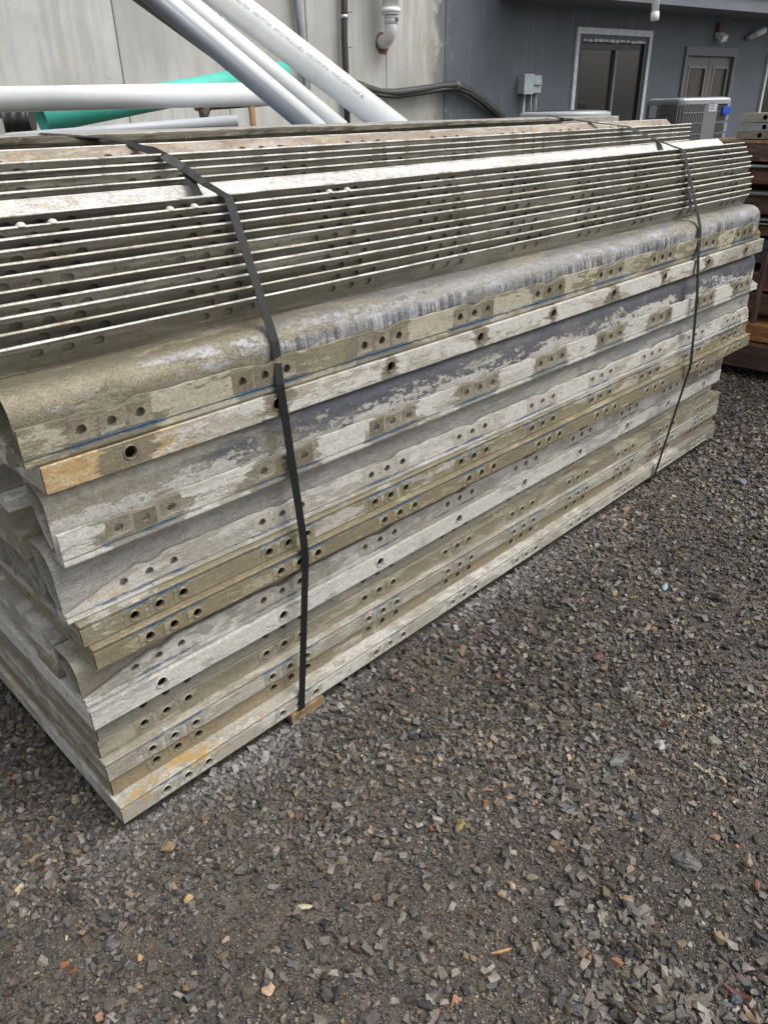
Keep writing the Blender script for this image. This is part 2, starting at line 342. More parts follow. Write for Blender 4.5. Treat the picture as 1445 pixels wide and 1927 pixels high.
b = MB(); wallrect(b, jx[5]+.002, swL, -.1, 6); wallrect(b, swL, swR, swT, 6); wallrect(b, swL, swR, -.1, swB); wallrect(b, swR, dL, -.1, 6); wallrect(b, dL, dR, dT, 6); wallrect(b, dR, bx1, -.1, 6)
b.obj('wall', M_paint, bd)
MB().box(jx[5]+.1, bx1-.1, 2.6, 2.7, -.1, 5.9).obj('interior_wall', mat_plain('dim_interior', (.05, .05, .05), .9), bd)
# overhang with fascia
ofs = .55
c0, c1 = on_wall(1000, -8, ofs), on_wall(1445, 25, ofs)
cz = on_wall(1330, 15, ofs)[1]
M_fascia = mat_plain('painted_fascia', (.14, .15, .175), .6, 0, .12, 3, .2)
b = MB(); b.box(on_wall(1030, 10, ofs)[0]-.2, bx1, -ofs, -.002, cz, cz+.16); b.box(on_wall(1030, 10, ofs)[0]-.2, bx1, -ofs-.035, -.004, cz+.164, cz+.9)
b.obj('overhang', M_fascia, bd)
# sliding window
M_cas = mat_plain('pale_casing', (.50, .52, .54), .6, 0, .15, 20, .3, dirt=(.2, .22, .26), dirt_amt=.5)
M_dark = mat_plain('dark_frame', (.022, .024, .032), .45)
M_glass = NT('dark_glass'); M_glass.b.inputs['Roughness'].default_value = .08
M_glass = M_glass.done((.022, .022, .021), .10, 0, .6)
sw = link('sliding_window', None, bd)
cwid = .05
b = MB(); b.box(swL-.02, swR+.02, -.03, .06, swT-.055, swT+.012); b.box(swL-.02, swL+cwid-.015, -.028, .06, swB, swT-.056); b.box(swR-cwid+.015, swR+.02, -.028, .06, swB, swT-.056); b.obj('casing', M_cas, sw)
fx0, fx1, fzt = swL+cwid, swR-cwid, swT-.07
xm = on_wall(1158, 120)[0]
b = MB()
b.box(fx0-.05, fx0+.05, -.012, .10, swB, fzt+.03); b.box(fx1-.05, fx1+.05, -.012, .10, swB, fzt+.03); b.box(fx0+.051, fx1-.051, -.012, .10, fzt-.06, fzt+.03); b.box(fx0+.051, fx1-.051, -.012, .10, swB, swB+.05); b.obj('window_frame', M_dark, sw)
b = MB(); b.box(xm-.022, xm+.022, .0, .09, swB+.052, fzt-.14); b.obj('mullion', mat_plain('mullion', (.10, .11, .13), .4), sw)
zt2 = on_wall(1150, 78)[1]
b = MB(); random.seed(3); xx = fx0+.06
while xx < fx1-.08:
    wdt = random.uniform(.04, .11); b.box(xx, min(xx+wdt, fx1-.055), -.018, -.0125, zt2-.012+random.uniform(-.004, .004), zt2+.018+random.uniform(-.006, .003)); xx += wdt+random.uniform(.006, .03)
b.obj('track_strip', mat_plain('old_caulk', (.42, .43, .44), .8, 0, .2, 30, .3), sw)
MB().box(fx0+.05, fx1-.05, .02, .085, fzt-.14, fzt-.061).obj('head_rail', M_dark, sw)
MB().box(fx0+.05, xm-.023, .04, .045, swB+.05, fzt-.14).obj('pane', M_glass, sw)
MB().box(xm+.023, fx1-.05, .022, .027, swB+.05, fzt-.14).obj('pane', M_glass, sw)
# double door
M_door = mat_plain('taupe_door_paint', (.115, .11, .112), .5, 0, .08, 6, .1)
dr = link('door', None, bd)
hz_ = on_wall(1340, 106)[1]
b = MB(); b.box(dL-.02, dR+.02, -.03, .08, hz_, dT); b.box(dL-.02, dL+.045, -.028, .08, dB, hz_-.001); b.box(dR-.045, dR+.02, -.028, .08, dB, hz_-.001); b.obj('door_frame', mat_plain('door_trim', (.10, .103, .112), .55, 0, .1, 6, .1), dr)
dm = on_wall(1335, 120)[0]
for (a, c, gx0, gx1) in ((dL+.047, dm-.004, on_wall(1296, 150)[0], on_wall(1325, 150)[0]), (dm+.004, dR-.047, on_wall(1342, 150)[0], on_wall(1367, 150)[0])):
    gt = on_wall(1335, 129)[1]; gB = .35
    gx0 = max(gx0, a+.06); gx1 = min(gx1, c-.06)
    lf = MB(); lf.box(a, gx0, .02, .065, dB, hz_-.004); lf.box(gx1, c, .02, .065, dB, hz_-.004); lf.box(gx0, gx1, .02, .065, gt, hz_-.004); lf.box(gx0, gx1, .02, .065, dB, gB); leaf = lf.obj('door_leaf', M_door, dr)
    MB().box(gx0+.001, gx1-.001, .04, .046, gB, gt).obj('pane', mat_plain('brown_glass', (.05, .042, .036), .12, 0, .4, 2), leaf)
    q = MB()
    q.box(gx0-.03, gx1+.03, .012, .019, gt, gt+.03); q.box(gx0-.03, gx0, .012, .019, gB, gt-.001); q.box(gx1, gx1+.03, .012, .019, gB, gt-.001); q.obj('glazing_bead', mat_plain('bead', (.16, .155, .155), .5), leaf)
hx, hz2 = on_wall(1373, 140)
MB().box(hx, hx+.022, .0, .019, hz2-.06, hz2+.06).obj('hinge', mat_plain('hinge_steel', (.4, .4, .4), .4, .6), dr)
# right-hand opening at the frame edge
ox0, oz0 = on_wall(1436, 160); ox1 = ox0+1.2
jw = link('side_window', None, bd)
MB().box(ox0, ox1, -.02, -.003, .3, dT-.05).obj('pane', M_glass, jw)
MB().box(ox0-.05, ox0-.002, -.035, -.004, .3, dT-.05).obj('window_frame', M_cas, jw)
# wall lamp and bracket
lx, lz = on_wall(1348, 66)
wl = wall_thing('wall_lamp', 'small rusty wall lamp with white lens over the double door', 'lamp')
b = MB(); b.box(lx-.055, lx+.055, -.06, -.002, lz-.02, lz+.14); b.obj('back_plate', mat_plain('lamp_rust', (.10, .07, .055), .8, 0, .4, 30), wl)
b = MB(); b.add([(lx-.075, -.13, lz-.10), (lx+.045, -.13, lz-.08), (lx+.05, -.02, lz-.02), (lx-.06, -.02, lz-.03), (lx-.065, -.15, lz-.03), (lx+.055, -.15, lz-.01), (lx+.055, -.02, lz+.05), (lx-.06, -.02, lz+.04)], [(0, 3, 2, 1), (4, 5, 6, 7), (0, 1, 5, 4), (1, 2, 6, 5), (2, 3, 7, 6), (3, 0, 4, 7)]); b.obj('lens', mat_plain('lamp_lens', (.55, .55, .52), .3), wl)
lx, lz = on_wall(1410, 66)
fb = wall_thing('flood_light', 'small pale twin flood light right of the wall lamp', 'lamp')
b = MB(); b.tube([(lx-.11, -.02, lz-.04), (lx-.09, -.10, lz-.03)], .035, 10); b.obj('sensor_head', mat_plain('lamp_grey', (.3, .31, .33), .4), fb)
b = MB(); b.tube([(lx-.02, -.05, lz-.02), (lx+.12, -.15, lz+.06)], .045, 12); b.tube([(lx-.10, -.012, lz-.04), (lx+.0, -.06, lz-.01)], .014, 8); b.obj('lamp_head', mat_plain('lamp_pale', (.5, .52, .54), .35), fb)
# electrical boxes
M_ebox = mat_plain('grey_enamel', (.32, .36, .37), .45, .1, .08, 10)
M_ebox2 = mat_plain('conduit_grey', (.26, .28, .30), .5, 0)
eg = 'electrical boxes on the painted wall'
x0, zt = on_wall(974, 142); x1, zb = on_wall(989, 177)
e = wall_thing('electrical_box', 'taller grey electrical box with seam, left of the breaker box', 'electrical box', eg)
b = MB(); b.rough_box(x0, x1, -.11, -.003, zb, zt, 2, 0, .006); b.obj('cabinet', M_ebox, e)
MB().box(x0-.004, x1+.004, -.122, -.111, zb-.004, zt+.012).obj('cover', M_ebox, e)
b = MB(); b.tube([((x0+x1)/2, -.05, zb), ((x0+x1)/2, -.05, .1)], .016, 10); b.tube([((x0+x1)/2, -.05, zb-.03), ((x0+x1)/2, -.05, zb)], .024, 10); b.obj('conduit', M_ebox2, e)
x0, zt = on_wall(992, 142); x1, zb = on_wall(1008, 176)
e = wall_thing('electrical_box', 'smaller grey breaker box with raised switch cover and two conduits', 'electrical box', eg)
b = MB(); b.rough_box(x0, x1, -.08, -.003, zb, zt, 2, 0, .006); b.obj('cabinet', M_ebox, e)
b = MB(); b.rough_box(x0+.02, x1-.015, -.105, -.081, (zb+zt)/2-.01, zt-.05, 2, 0, .006); b.obj('switch_cover', M_ebox, e)
for dx in (.25, .75):
    b = MB(); xc = x0+(x1-x0)*dx; b.tube([(xc, -.04, zb), (xc+.005, -.045, zb-.2), (xc+.02, -.03, zb-.5), (xc+.02, -.03, .1)], .011, 8); b.obj('conduit', M_ebox2, e)
# pipes fixed to the concrete wall
def wall_path(pts, off): return [(on_wall(x, y, off)[0], -off, on_wall(x, y, off)[1]) for x, y in pts]
o = wall_thing('conduit_pipe', 'slim grey steel conduit running down the wall joint', 'pipe')
b = MB(); b.tube(wall_path([(553, -60), (558, 0), (566, 60), (576, 165), (578, 190), (590, 300)], .05), .03, 12); b.obj('pipe', mat_plain('galvanised_conduit', (.24, .25, .28), .5, .2, .15, 6, .2), o)
o = wall_thing('drain_pipe', 'dark brown vertical pipe strapped to the concrete wall', 'pipe')
b = MB(); b.tube(wall_path([(648, -80), (648, 20), (648, 70), (651, 140), (654, 250)], .06), .032, 12); b.obj('pipe', mat_plain('dark_iron', (.055, .048, .045), .6, .1, .3, 12, .3), o)
b = MB(); b.tube(wall_path([(648, 28), (648, 35)], .06), .037, 14); b.obj('clamp', mat_plain('clamp_zinc', (.5, .55, .58), .35, .5), o)
for yy in (24, 90):
    b = MB(); p = wall_path([(650, yy), (663, yy-2)], .03); b.tube(p, .004, 6); b.obj('tie_wire', mat_plain('wire', (.05, .05, .05), .6), o)
M_pvc = mat_plain('white_pvc', (.74, .75, .75), .32, 0, .05, 3, .08, .5, dirt=(.40, .38, .34), dirt_amt=.25, stretch=(1, 1, 1))
o = wall_thing('downspout', 'white plastic drain elbow turning into a rusty hole in the concrete wall', 'pipe')
p = wall_path([(735, -90), (735, 0), (735, 40)], .16); q = wall_path([(735, 58), (729, 72), (722, 82)], .13)
b = MB(); sA = p[0][0]
x_, zc = on_wall(735, 20, .16); z45 = on_wall(735, 46, .16)[1]; zlow = on_wall(735, 66, .16)[1]; xin, zin = on_wall(722, 79, .02)
b.tube([(x_, -.16, zc+1.2), (x_, -.16, zc)], .082, 20); b.obj('pipe', M_pvc, o)
b = MB(); b.tube([(x_, -.16, zc+.02), (x_, -.16, zc-.02)], .094, 20); b.tube([(x_, -.16, zc-.02), (x_, -.16, zc-.035)], .09, 20); b.obj('coupling', M_pvc, o)
b = MB(); b.tube([(x_, -.16, zc-.03), (x_, -.16, z45)], .066, 20); b.tube([(x_, -.16, z45+.06), (x_, -.16, z45+.055)], .072, 20)
arc = []
for i in range(9):
    a = i/8*math.pi/2; arc.append((x_+(xin-x_)*(1-math.cos(a)), -.16+.14*(1-math.cos(a)), z45-(z45-zin)*math.sin(a)))
b.tube([(x_, -.16, z45+.02)]+arc+[(xin-.02, .05, zin)], .064, 18); b.obj('elbow', M_pvc, o)
b = MB(); b.tube([(x_+.01, -.226, z45+.10), (x_+.01, -.227, z45+.10)], .001, 4); 
b = MB(); b.box(x_+.005, x_+.045, -.2275, -.2262, z45+.02, z45+.05); b.obj('size_mark', mat_plain('black_print', (.06, .06, .06), .6), o)
b = MB(); n = 20; rr = [(random.uniform(.078, .10)) for _ in range(n)]
b.add([(xin+math.cos(2*math.pi*i/n)*.06, -.006, zin+math.sin(2*math.pi*i/n)*.066) for i in range(n)]+[(xin+math.cos(2*math.pi*i/n)*rr[i], -.004, zin+math.sin(2*math.pi*i/n)*rr[i]*1.1-.01) for i in range(n)], [(i, i+n, (i+1) % n+n, (i+1) % n) for i in range(n)])
b.obj('rust_collar', mat_plain('rust_stain', (.13, .075, .045), .9, 0, .5, 40), o)
# cable bundle
o = wall_thing('cable', 'thick black taped cable bundle sagging along the wall', 'cable')
pp = wall_path([(668, 158), (690, 168), (716, 174), (745, 176), (790, 170), (830, 163), (856, 161), (880, 170), (905, 187), (930, 208), (950, 226), (975, 260)], .07)
b = MB(); b.tube(pp, .038, 10, radii=[.044+.006*math.sin(i*2.3) for i in range(len(pp))]); b.tube([(x, y-.02, z-.03) for x, y, z in pp], .02, 8); b.obj('sheath', mat_plain('black_rubber', (.022, .02, .018), .55, 0, .3, 20), o)
b = MB(); i = 6; b.tube([pp[6], tuple(np.array(pp[6])*.85+np.array(pp[7])*.15)], .048, 12); b.obj('tie', mat_plain('tie_tape', (.3, .3, .3), .5), o)

# ================================================================ air conditioners
M_ac = mat_plain('ac_grey', (.19, .188, .192), .45, .15, .06, 5, .1, dirt=(.2, .19, .17), dirt_amt=.3)
M_acdk = mat_plain('ac_dark', (.028, .026, .026), .6)
M_acl = mat_plain('ac_pale', (.33, .345, .36), .4, .15, .06, 5, .1)
def face_obj(name, m, parent, u0, u1, z0, z1, y0, y1): return MB().box(u0, u1, y0, y1, z0, z1).obj(name, m, parent)
acd = 9.8
v_ = ray(1279, 195); v_[2] = 0; v_ /= np.linalg.norm(v_)
AC0 = at(1279, 195, acd); az = float(at(1279, 186, acd)[2]); AW = .76
rtv = np.array([v_[1], -v_[0], 0])
aR = math.radians(31); dirR = rtv*math.cos(math.pi/2-math.radians(59))*1.0+v_*math.sin(math.pi/2-math.radians(59)); dirL = -rtv*math.cos(math.radians(59))+v_*math.sin(math.radians(59))
ac = thing('air_conditioner', 'grey outdoor air conditioner with louvred sides and a blue tag', 'air conditioner', (float(AC0[0]), float(AC0[1]), 0))
def fpt(dv, u_, out, z_):
    nrm = np.cross(dv, [0, 0, 1.0]); nrm = nrm if nrm@v_ < 0 else -nrm
    p = dv*u_+nrm*out; return (float(p[0]), float(p[1]), z_)
def fpx(dv, px_):
    """distance along a side at which a picture column meets it"""
    r = ray(px_, 220); nrm = np.cross(dv, [0, 0, 1.0]); k = ((AC0-CAMP)@nrm)/(r@nrm); return float((CAMP+r*k-AC0)@dv)
def fz(py): return float(at(1285, py, acd+.05)[2])
def fbox(b, dv, u0, u1, o0, o1, z0, z1):
    q = [fpt(dv, u0, o0, z0), fpt(dv, u1, o0, z0), fpt(dv, u1, o1, z0), fpt(dv, u0, o1, z0), fpt(dv, u0, o0, z1), fpt(dv, u1, o0, z1), fpt(dv, u1, o1, z1), fpt(dv, u0, o1, z1)]
    return b.add(q, [(0, 3, 2, 1), (4, 5, 6, 7), (0, 1, 5, 4), (1, 2, 6, 5), (2, 3, 7, 6), (3, 0, 4, 7)])
RW = fpx(dirR, 1371); LW = AW
def plan(g_): # rounded plan outline
    P = []; c_ = .09
    cs = [np.zeros(3), dirR*RW, dirR*RW+dirL*LW, dirL*LW]; cen = (cs[0]+cs[2])/2
    for i in range(4):
        a_ = cs[i]; pv_ = cs[i-1]-a_; nx_ = cs[(i+1) % 4]-a_; pv_ /= np.linalg.norm(pv_); nx_ /= np.linalg.norm(nx_)
        for t_ in lin(0, 1, 4): q = a_+pv_*c_*(1-t_)**2+nx_*c_*t_**2; w_ = (q-cen); P.append(q+w_/np.linalg.norm(w_)*g_)
    return P
def loft(b, levels):
    n_ = len(levels[0]); o_ = [p for L_ in levels for p in L_]
    b.add(o_, [(k*n_+i, k*n_+(i+1) % n_, (k+1)*n_+(i+1) % n_, (k+1)*n_+i) for k in range(len(levels)-1) for i in range(n_)]); return b
lv = lambda P, z_: [(float(p[0]), float(p[1]), z_) for p in P]
cenA = (dirR*RW+dirL*LW)/2; shrink = lambda P, f_: [cenA+(p-cenA)*f_ for p in P]
loft(MB(), [lv(plan(0), GZ), lv(plan(0), az-.07)]).obj('cabinet', M_ac, ac)
P = plan(.02); b = loft(MB(), [lv(P, az-.058), lv(P, az-.016), lv(plan(.008), az), lv(shrink(P, .86), az+.012), lv(shrink(P, .8), az-.03)]); n_ = len(P); b.add(lv(shrink(P, .8), az-.03), [tuple(range(n_))]); b.obj('top_rim', M_acl, ac)
b = MB()
for k in range(9): r_ = .06+.03*k; b.tube([(float(cenA[0])+r_*math.cos(a), float(cenA[1])+r_*math.sin(a), az+.014) for a in lin(0, 2*math.pi, 28)], .004, 5, caps=False)
b.obj('fan_guard', M_acdk, ac)
rows = [(193, 211.5), (214, 231.5), (234, 252), (255, 273), (276, 296)]; zlo = fz(300); zhi = fz(192.5)
for dv, pa_, pb_, nb in ((dirL, 1274, 1242, 12), (dirR, 1283.5, 1321, 12)):
    ua, ub = fpx(dv, pa_), fpx(dv, pb_); lp = link('louver_panel', None, ac)
    fbox(MB(), dv, ua, ub, .001, .004, zlo, zhi).obj('backing', M_acdk, lp)
    f = MB(); st_ = (ub-ua)/nb
    for i in range(nb+1): fbox(f, dv, ua+st_*i-st_*.22, ua+st_*i+st_*.22, .008, .016, zlo, zhi)
    for (q1, q2) in rows: fbox(f, dv, ua-.01, ub+.01, .017, .020, fz(q2+2.4), fz(q2))
    f.obj('louver_slats', M_ac, lp)
b = MB(); fbox(b, dirL, fpx(dirL, 1241.5), LW-.03, .001, .012, zlo, zhi); b.obj('corner_post', M_ac, ac)
b = MB(); fbox(b, dirR, fpx(dirR, 1322), fpx(dirR, 1346), .001, .014, zlo, zhi); b.obj('service_panel', mat_plain('ac_panel', (.20, .20, .215), .4, .15, .04, 4), ac)
b = MB(); fbox(b, dirR, fpx(dirR, 1329), fpx(dirR, 1343), .0145, .0165, fz(211), fz(191.5)); st = b.obj('sticker', mat_plain('paper_label', (.62, .64, .66), .6, 0, .05, 20), ac)
b = MB(); random.seed(5)
for i in range(6): fbox(b, dirR, fpx(dirR, 1330.5), fpx(dirR, 1330.5+random.uniform(4, 11)), .017, .0178, fz(195+i*2.6), fz(194+i*2.6))
b.obj('sticker_print', mat_plain('ink', (.12, .13, .16), .7), st)
gm_ = mat_plain('grille_mesh', (.05, .048, .046), .6, 0, .3, 60)
for (q1, q2) in ((193.5, 209), (213, 228), (233, 249), (253, 269)):
    b = MB(); fbox(b, dirR, fpx(dirR, 1348), fpx(dirR, 1362.5), .001, .006, fz(q2), fz(q1)); b.obj('grille_opening', gm_, ac)
    b = MB(); fbox(b, dirR, fpx(dirR, 1364.5), fpx(dirR, 1369), .001, .004, fz(q2), fz(q1)); b.obj('side_rib', M_acl, ac)
b = MB(); fbox(b, dirR, fpx(dirR, 1355), fpx(dirR, 1368), .010, .030, fz(217), fz(202)); fbox(b, dirR, fpx(dirR, 1356), fpx(dirR, 1367), .031, .034, fz(215), fz(210)); b.obj('blue_tag', mat_plain('blue_plastic', (.02, .09, .55), .4, 0, .1, 5), ac)
b = MB(); fbox(b, dirL, fpx(dirL, 1235), fpx(dirL, 1222), .013, .015, fz(222), fz(197)); b.obj('sticker', mat_plain('side_label', (.50, .54, .58), .6, 0, .1, 30), ac)
# round one
rd = 7.6; c = at(1062, 216, rd); rad = abs(float((at(1146, 214, rd)-at(978, 214, rd))@_rt))/2
ac2 = thing('air_conditioner', 'round-topped grey air conditioner just showing its rim above the pile', 'air conditioner', (float(c[0]), float(c[1]), 0))
zc = float(at(1062, 210, rd-rad)[2])-.01
n = 40; b = MB()
def ring(r, z): return [(r*math.cos(2*math.pi*i/n), r*math.sin(2*math.pi*i/n), z) for i in range(n)]
b.add(ring(rad*.97, GZ)+ring(rad*.97, zc-.06), [(i, (i+1) % n, n+(i+1) % n, n+i) for i in range(n)], True); b.obj('cabinet', M_ac, ac2)
b = MB(); b.add(ring(rad*.97, zc-.06)+ring(rad, zc-.055)+ring(rad, zc-.012)+ring(rad*.985, zc)+ring(rad*.86, zc+.012)+ring(rad*.82, zc+.006)+ring(rad*.80, zc-.06), [(k*n+i, k*n+(i+1) % n, (k+1)*n+(i+1) % n, (k+1)*n+i) for k in range(6) for i in range(n)], True); b.add(ring(rad*.8, zc-.06), [tuple(range(n))]); b.obj('top_rim', M_acl, ac2)
b = MB()
for k in range(10): r = rad*(.12+.07*k); b.tube([(r*math.cos(a), r*math.sin(a), zc+.008+.012*(1-(r/rad)**2)) for a in lin(0, 2*math.pi, 30)], .004, 5, caps=False)
for k in range(8): a = k*math.pi/4; b.tube([(rad*.08*math.cos(a), rad*.08*math.sin(a), zc+.016), (rad*.83*math.cos(a), rad*.83*math.sin(a), zc+.006)], .004, 5)
b.obj('fan_guard', M_acdk, ac2)
# white pipe hanging in front of the overhang
pd = 8.2; p1 = at(1231, 39, pd); p0 = at(1233.5, 0, pd)
hp = thing('vent_pipe', 'short white plastic pipe hanging down from the overhang', 'pipe')
dv = p0-p1; rr = abs(float((at(1239, 20, pd)-at(1224.5, 20, pd))@_rt))/2
b = MB(); b.hollow(p1+dv*.35, p1+dv*3.2, rr*.93, .006); b.obj('pipe', M_pvc, hp)
b = MB(); b.hollow(p1, p1+dv*.42, rr*1.06, .012); b.obj('coupling', M_pvc, hp)

# ================================================================ PIPES BEHIND THE PILE
M_pvcg = mat_plain('weathered_pvc', (.70, .71, .70), .35, 0, .05, 2, .08, .5, dirt=(.42, .40, .36), dirt_amt=.35, stretch=(1, 1, 1))
def pipe_between(name, label, pa_, da, pb_, db, r, m, group, ext=(0, 0), wall=.006):
    a = at(*pa_, da); c_ = at(*pb_, db); v = c_-a; a2 = a-v*ext[0]; b2 = c_+v*ext[1]
    Lp = float(np.linalg.norm(b2-a2)); t = Vector(((b2-a2)/Lp).tolist())
    q = t.to_track_quat('X', 'Z')
    o = tag(MB().hollow((0, 0, 0), (Lp, 0, 0), r, wall, 32).obj(name, m, None, Vector(a2.tolist()), q.to_euler()), label, 'pipe', group)
    return o, Lp, r
def px_r(px, d): return px/FPX*d*.93/2
gp = 'plastic pipes stacked behind the forms'
# leaning three
pA, LA, rA = pipe_between('leaning_pipe', 'slate-grey leaning pipe, lowest of the four and nearest', (291, 0), 3.10, (575, 238), 3.2, .027, mat_plain('slate_pvc', (.17, .185, .21), .4, 0, .12, 2, .1), gp, (.9, .03))
pA2, _, _ = pipe_between('leaning_pipe', 'chalky white leaning pipe tight above the slate-grey one', (314, 0), 3.18, (597, 238), 3.28, .031, M_pvcg, gp, (.9, .03))
pB, LB, rB = pipe_between('leaning_pipe', 'slimmer leaning white pipe below the printed one', (350, 0), 3.30, (637, 236), 3.38, .032, M_pvcg, gp, (.9, .03))
pC, LC, rC = pipe_between('leaning_pipe', 'upper leaning white pipe with a line of small print along it', (428, 0), 3.4, (728, 230), 3.5, .055, M_pvcg, gp, (.9, .09))
b = MB(); pD, LD, rD = pipe_between('thin_batten', 'thin dark-edged batten leaning under the nearest white pipe', (262, 0), 3.2, (414, 112), 3.3, .014, mat_plain('dark_batten', (.16, .14, .125), .7), gp, (.9, .0))
# print along pipe C (worn factory print, upside down)
cu = bpy.data.curves.new('pipe_print', 'FONT'); cu.body = '\u25B2 Non V PVC-DWV   4 IN PVC-D-V  CELLULAR CORE  ASTM F891  NSF-dwv  02 04 08  PVC 1120  12:08 CC'; cu.size = .019; cu.space_character = .92
to = bpy.data.objects.new('pipe_print_src', cu); COL.objects.link(to); bpy.context.view_layer.update()
me = bpy.data.meshes.new_from_object(to.evaluated_get(bpy.context.evaluated_depsgraph_get())); COL.objects.unlink(to); bpy.data.objects.remove(to)
mw = pC.rotation_euler.to_matrix(); mi = mw.inverted()
camdir = (mi @ (Vector(CAMP.tolist())-pC.location)); 
def camang(x): v = camdir-Vector((x, 0, 0)); return math.atan2(v.z, v.y)
aview = camang(LC*.65)
xe = LC-.20
for v in me.vertices:
    xx = xe-v.co.x; ang = aview-.42-(v.co.y-.007)/rC*(1)
    v.co = Vector((xx, (rC+.0006)*math.cos(ang), (rC+.0006)*math.sin(ang)))
me.materials.clear(); me.materials.append(mat_plain('faded_ink', (.30, .30, .31), .6)); 
po = link('printed_line', me, pC)
# horizontals
pE, _, _ = pipe_between('white_pipe', 'long white pipe lying level above the green one', (0, 187), 3.55, (505, 177), 3.95, .0475, M_pvc, gp, (.5, .05))
M_green = mat_plain('sea_green_pvc', (.065, .46, .36), .38, 0, .12, 4, .05, .5, dirt=(.10, .34, .28), dirt_amt=.4)
pG, _, _ = pipe_between('green_pipe', 'sea-green plastic pipe with its open end towards the left', (78, 224), 4.2, (528, 139), 5.3, .064, M_green, gp, (0, .02), .004)
pS, _, _ = pipe_between('grey_pipe', 'pale grey pipe lying lowest, ending short of the rusty frame', (0, 264), 3.75, (447, 228), 4.05, .027, mat_plain('pale_grey_pvc', (.42, .44, .47), .4, 0, .08, 3, .1), gp, (.4, 0))
# corrugated black pipe
a = at(-40, 228, 4.7); c_ = at(62, 226, 4.72); Lp = float(np.linalg.norm(c_-a)); t = Vector(((c_-a)/Lp).tolist())
b = MB(); pts = []; rad_ = []
N = 60
for i in range(N+1): pts.append((-.5+(Lp+.5)*i/N, 0, 0)); rad_.append(.062+.006*math.sin(i*math.pi*2/4))
b.tube(pts, .06, 20, radii=rad_); tag(b.obj('corrugated_pipe', mat_plain('black_corrugated', (.018, .018, .019), .45), None, Vector(a.tolist()), t.to_track_quat('X', 'Z').to_euler()), 'ribbed black drainage pipe beside the open end of the green pipe', 'pipe', gp)
# rusty frame
M_rust = mat_plain('rusty_steel', (.24, .125, .06), .8, .1, .45, 25, .3, dirt=(.30, .16, .07), dirt_amt=.7)
fr = thing('rusty_rack', 'rusty steel rack standing under the white and green pipes', 'rack')
fa, fb_ = at(368, 199, 4.2), at(560, 186, 4.6)
def bar(p, q, r, name, m, par, n=8): b = MB(); b.tube([p, q], r, n); return b.obj(name, m, par)
bar(fa, fb_, .024, 'top_bar', M_rust, fr)
lg = at(473, 197, 4.4); bar(lg, (lg[0], lg[1], GZ), .016, 'leg', M_rust, fr)
lg = at(556, 188, 4.6); bar(lg, (lg[0], lg[1], GZ), .016, 'leg', M_rust, fr)
p1, p2, p3, p4 = at(372, 201, 4.2), at(396, 200, 4.22), at(389, 221, 4.2), at(376, 222, 4.2)
b = MB(); tk = np.array([.03, .03, 0]); q = [p1, p2, p3, p4]; b.add(q+[x+tk for x in q], [(0, 1, 2, 3), (7, 6, 5, 4), (0, 4, 5, 1), (1, 5, 6, 2), (2, 6, 7, 3), (3, 7, 4, 0)]); b.obj('bracket', mat_plain('dark_steel', (.06, .055, .05), .7, 0, .4, 20), fr)
lg = at(383, 222, 4.22); bar(lg, (lg[0], lg[1], GZ), .016, 'leg', M_rust, fr)
# pale post at the left edge
p = at(2, 228, 3.35); b = MB(); b.rough_box(0, 1.26-GZ, -.04, .035, -.04, .04, 3, .001, .006)
tag(b.obj('post', mat_plain('pale_post', (.42, .42, .39), .8, 0, .15, 10, .3), None, (float(p[0])-.03, float(p[1])+.02, GZ), (0, -math.pi/2, math.radians(-30))), 'pale weathered post at the left edge under the white pipe', 'post')
# pale sheet on trestles where the pipes end
q = [at(395, 241, 3.0), at(840, 231, 3.02), at(835, 222, 3.6), at(420, 232, 3.7)]; zz = float(np.mean([p[2] for p in q[:2]]))-.028
sh = thing('steel_sheet', 'pale blue-grey steel sheet under the feet of the leaning pipes', 'sheet')
c4 = [(float(p[0]), float(p[1])) for p in (at(330, 238, 2.95), at(835, 228, 2.9), at(840, 228, 3.75), at(330, 238, 3.75))]
b = MB(); b.add([(x, y, zz-.012) for x, y in c4]+[(x, y, zz) for x, y in c4], [(0, 3, 2, 1), (4, 5, 6, 7), (0, 1, 5, 4), (1, 2, 6, 5), (2, 3, 7, 6), (3, 0, 4, 7)]); b.obj('top_sheet', mat_plain('blue_grey_sheet', (.36, .40, .45), .45, .2, .1, 4, .1), sh)
for (x, y) in c4: b = MB(); xc = x*.9+.1*np.mean([p[0] for p in c4]); yc = y*.9+.1*np.mean([p[1] for p in c4]); b.tube([(xc, yc, GZ), (xc, yc, zz-.012)], .02, 8); b.obj('leg', M_rust, sh)

# ================================================================ TIMBER STACK AT RIGHT
def mat_wood(name, col, dark, seed, wet=.5, chips=0.0):
    t = NT(name); so_ = (seed*1.3, seed*4.1, seed*2.2)
    g_ = t.noise(t.vec((1.2, 14, 14), so_), 4, 6, .65, .5); a = t.noise(t.vec((1, 2, 2), so_), 3, 6, .6); f = t.noise(t.vec((6, 60, 60), so_), 4, 4, .6)
    c = t.mix(t.ramp(g_, .36, .64), tuple(v*.9 for v in dark), (col[0]*1.2, col[1]*1.35, col[2]*1.35)); c = t.mix(t.ramp(a, .35, .7, 0, .7), c, tuple(v*.45 for v in dark))
    if chips: c = t.mix(t.ma('MULTIPLY', t.ramp(t.noise(t.vec((1.4, 2, 2.4), so_), 16, 4, .7, .8), .57, .63), chips), c, (.40, .19, .07))
    t.bump(t.ma('ADD', g_, f), .5, .003)
    return t.done(c, t.ramp(a, .3, .7, .35, .7), 0, .4)
XT = 3.72
def tz(py): return float(on_x(1430, py, XT)[2])
tgp = 'dark timbers in the stack at right'
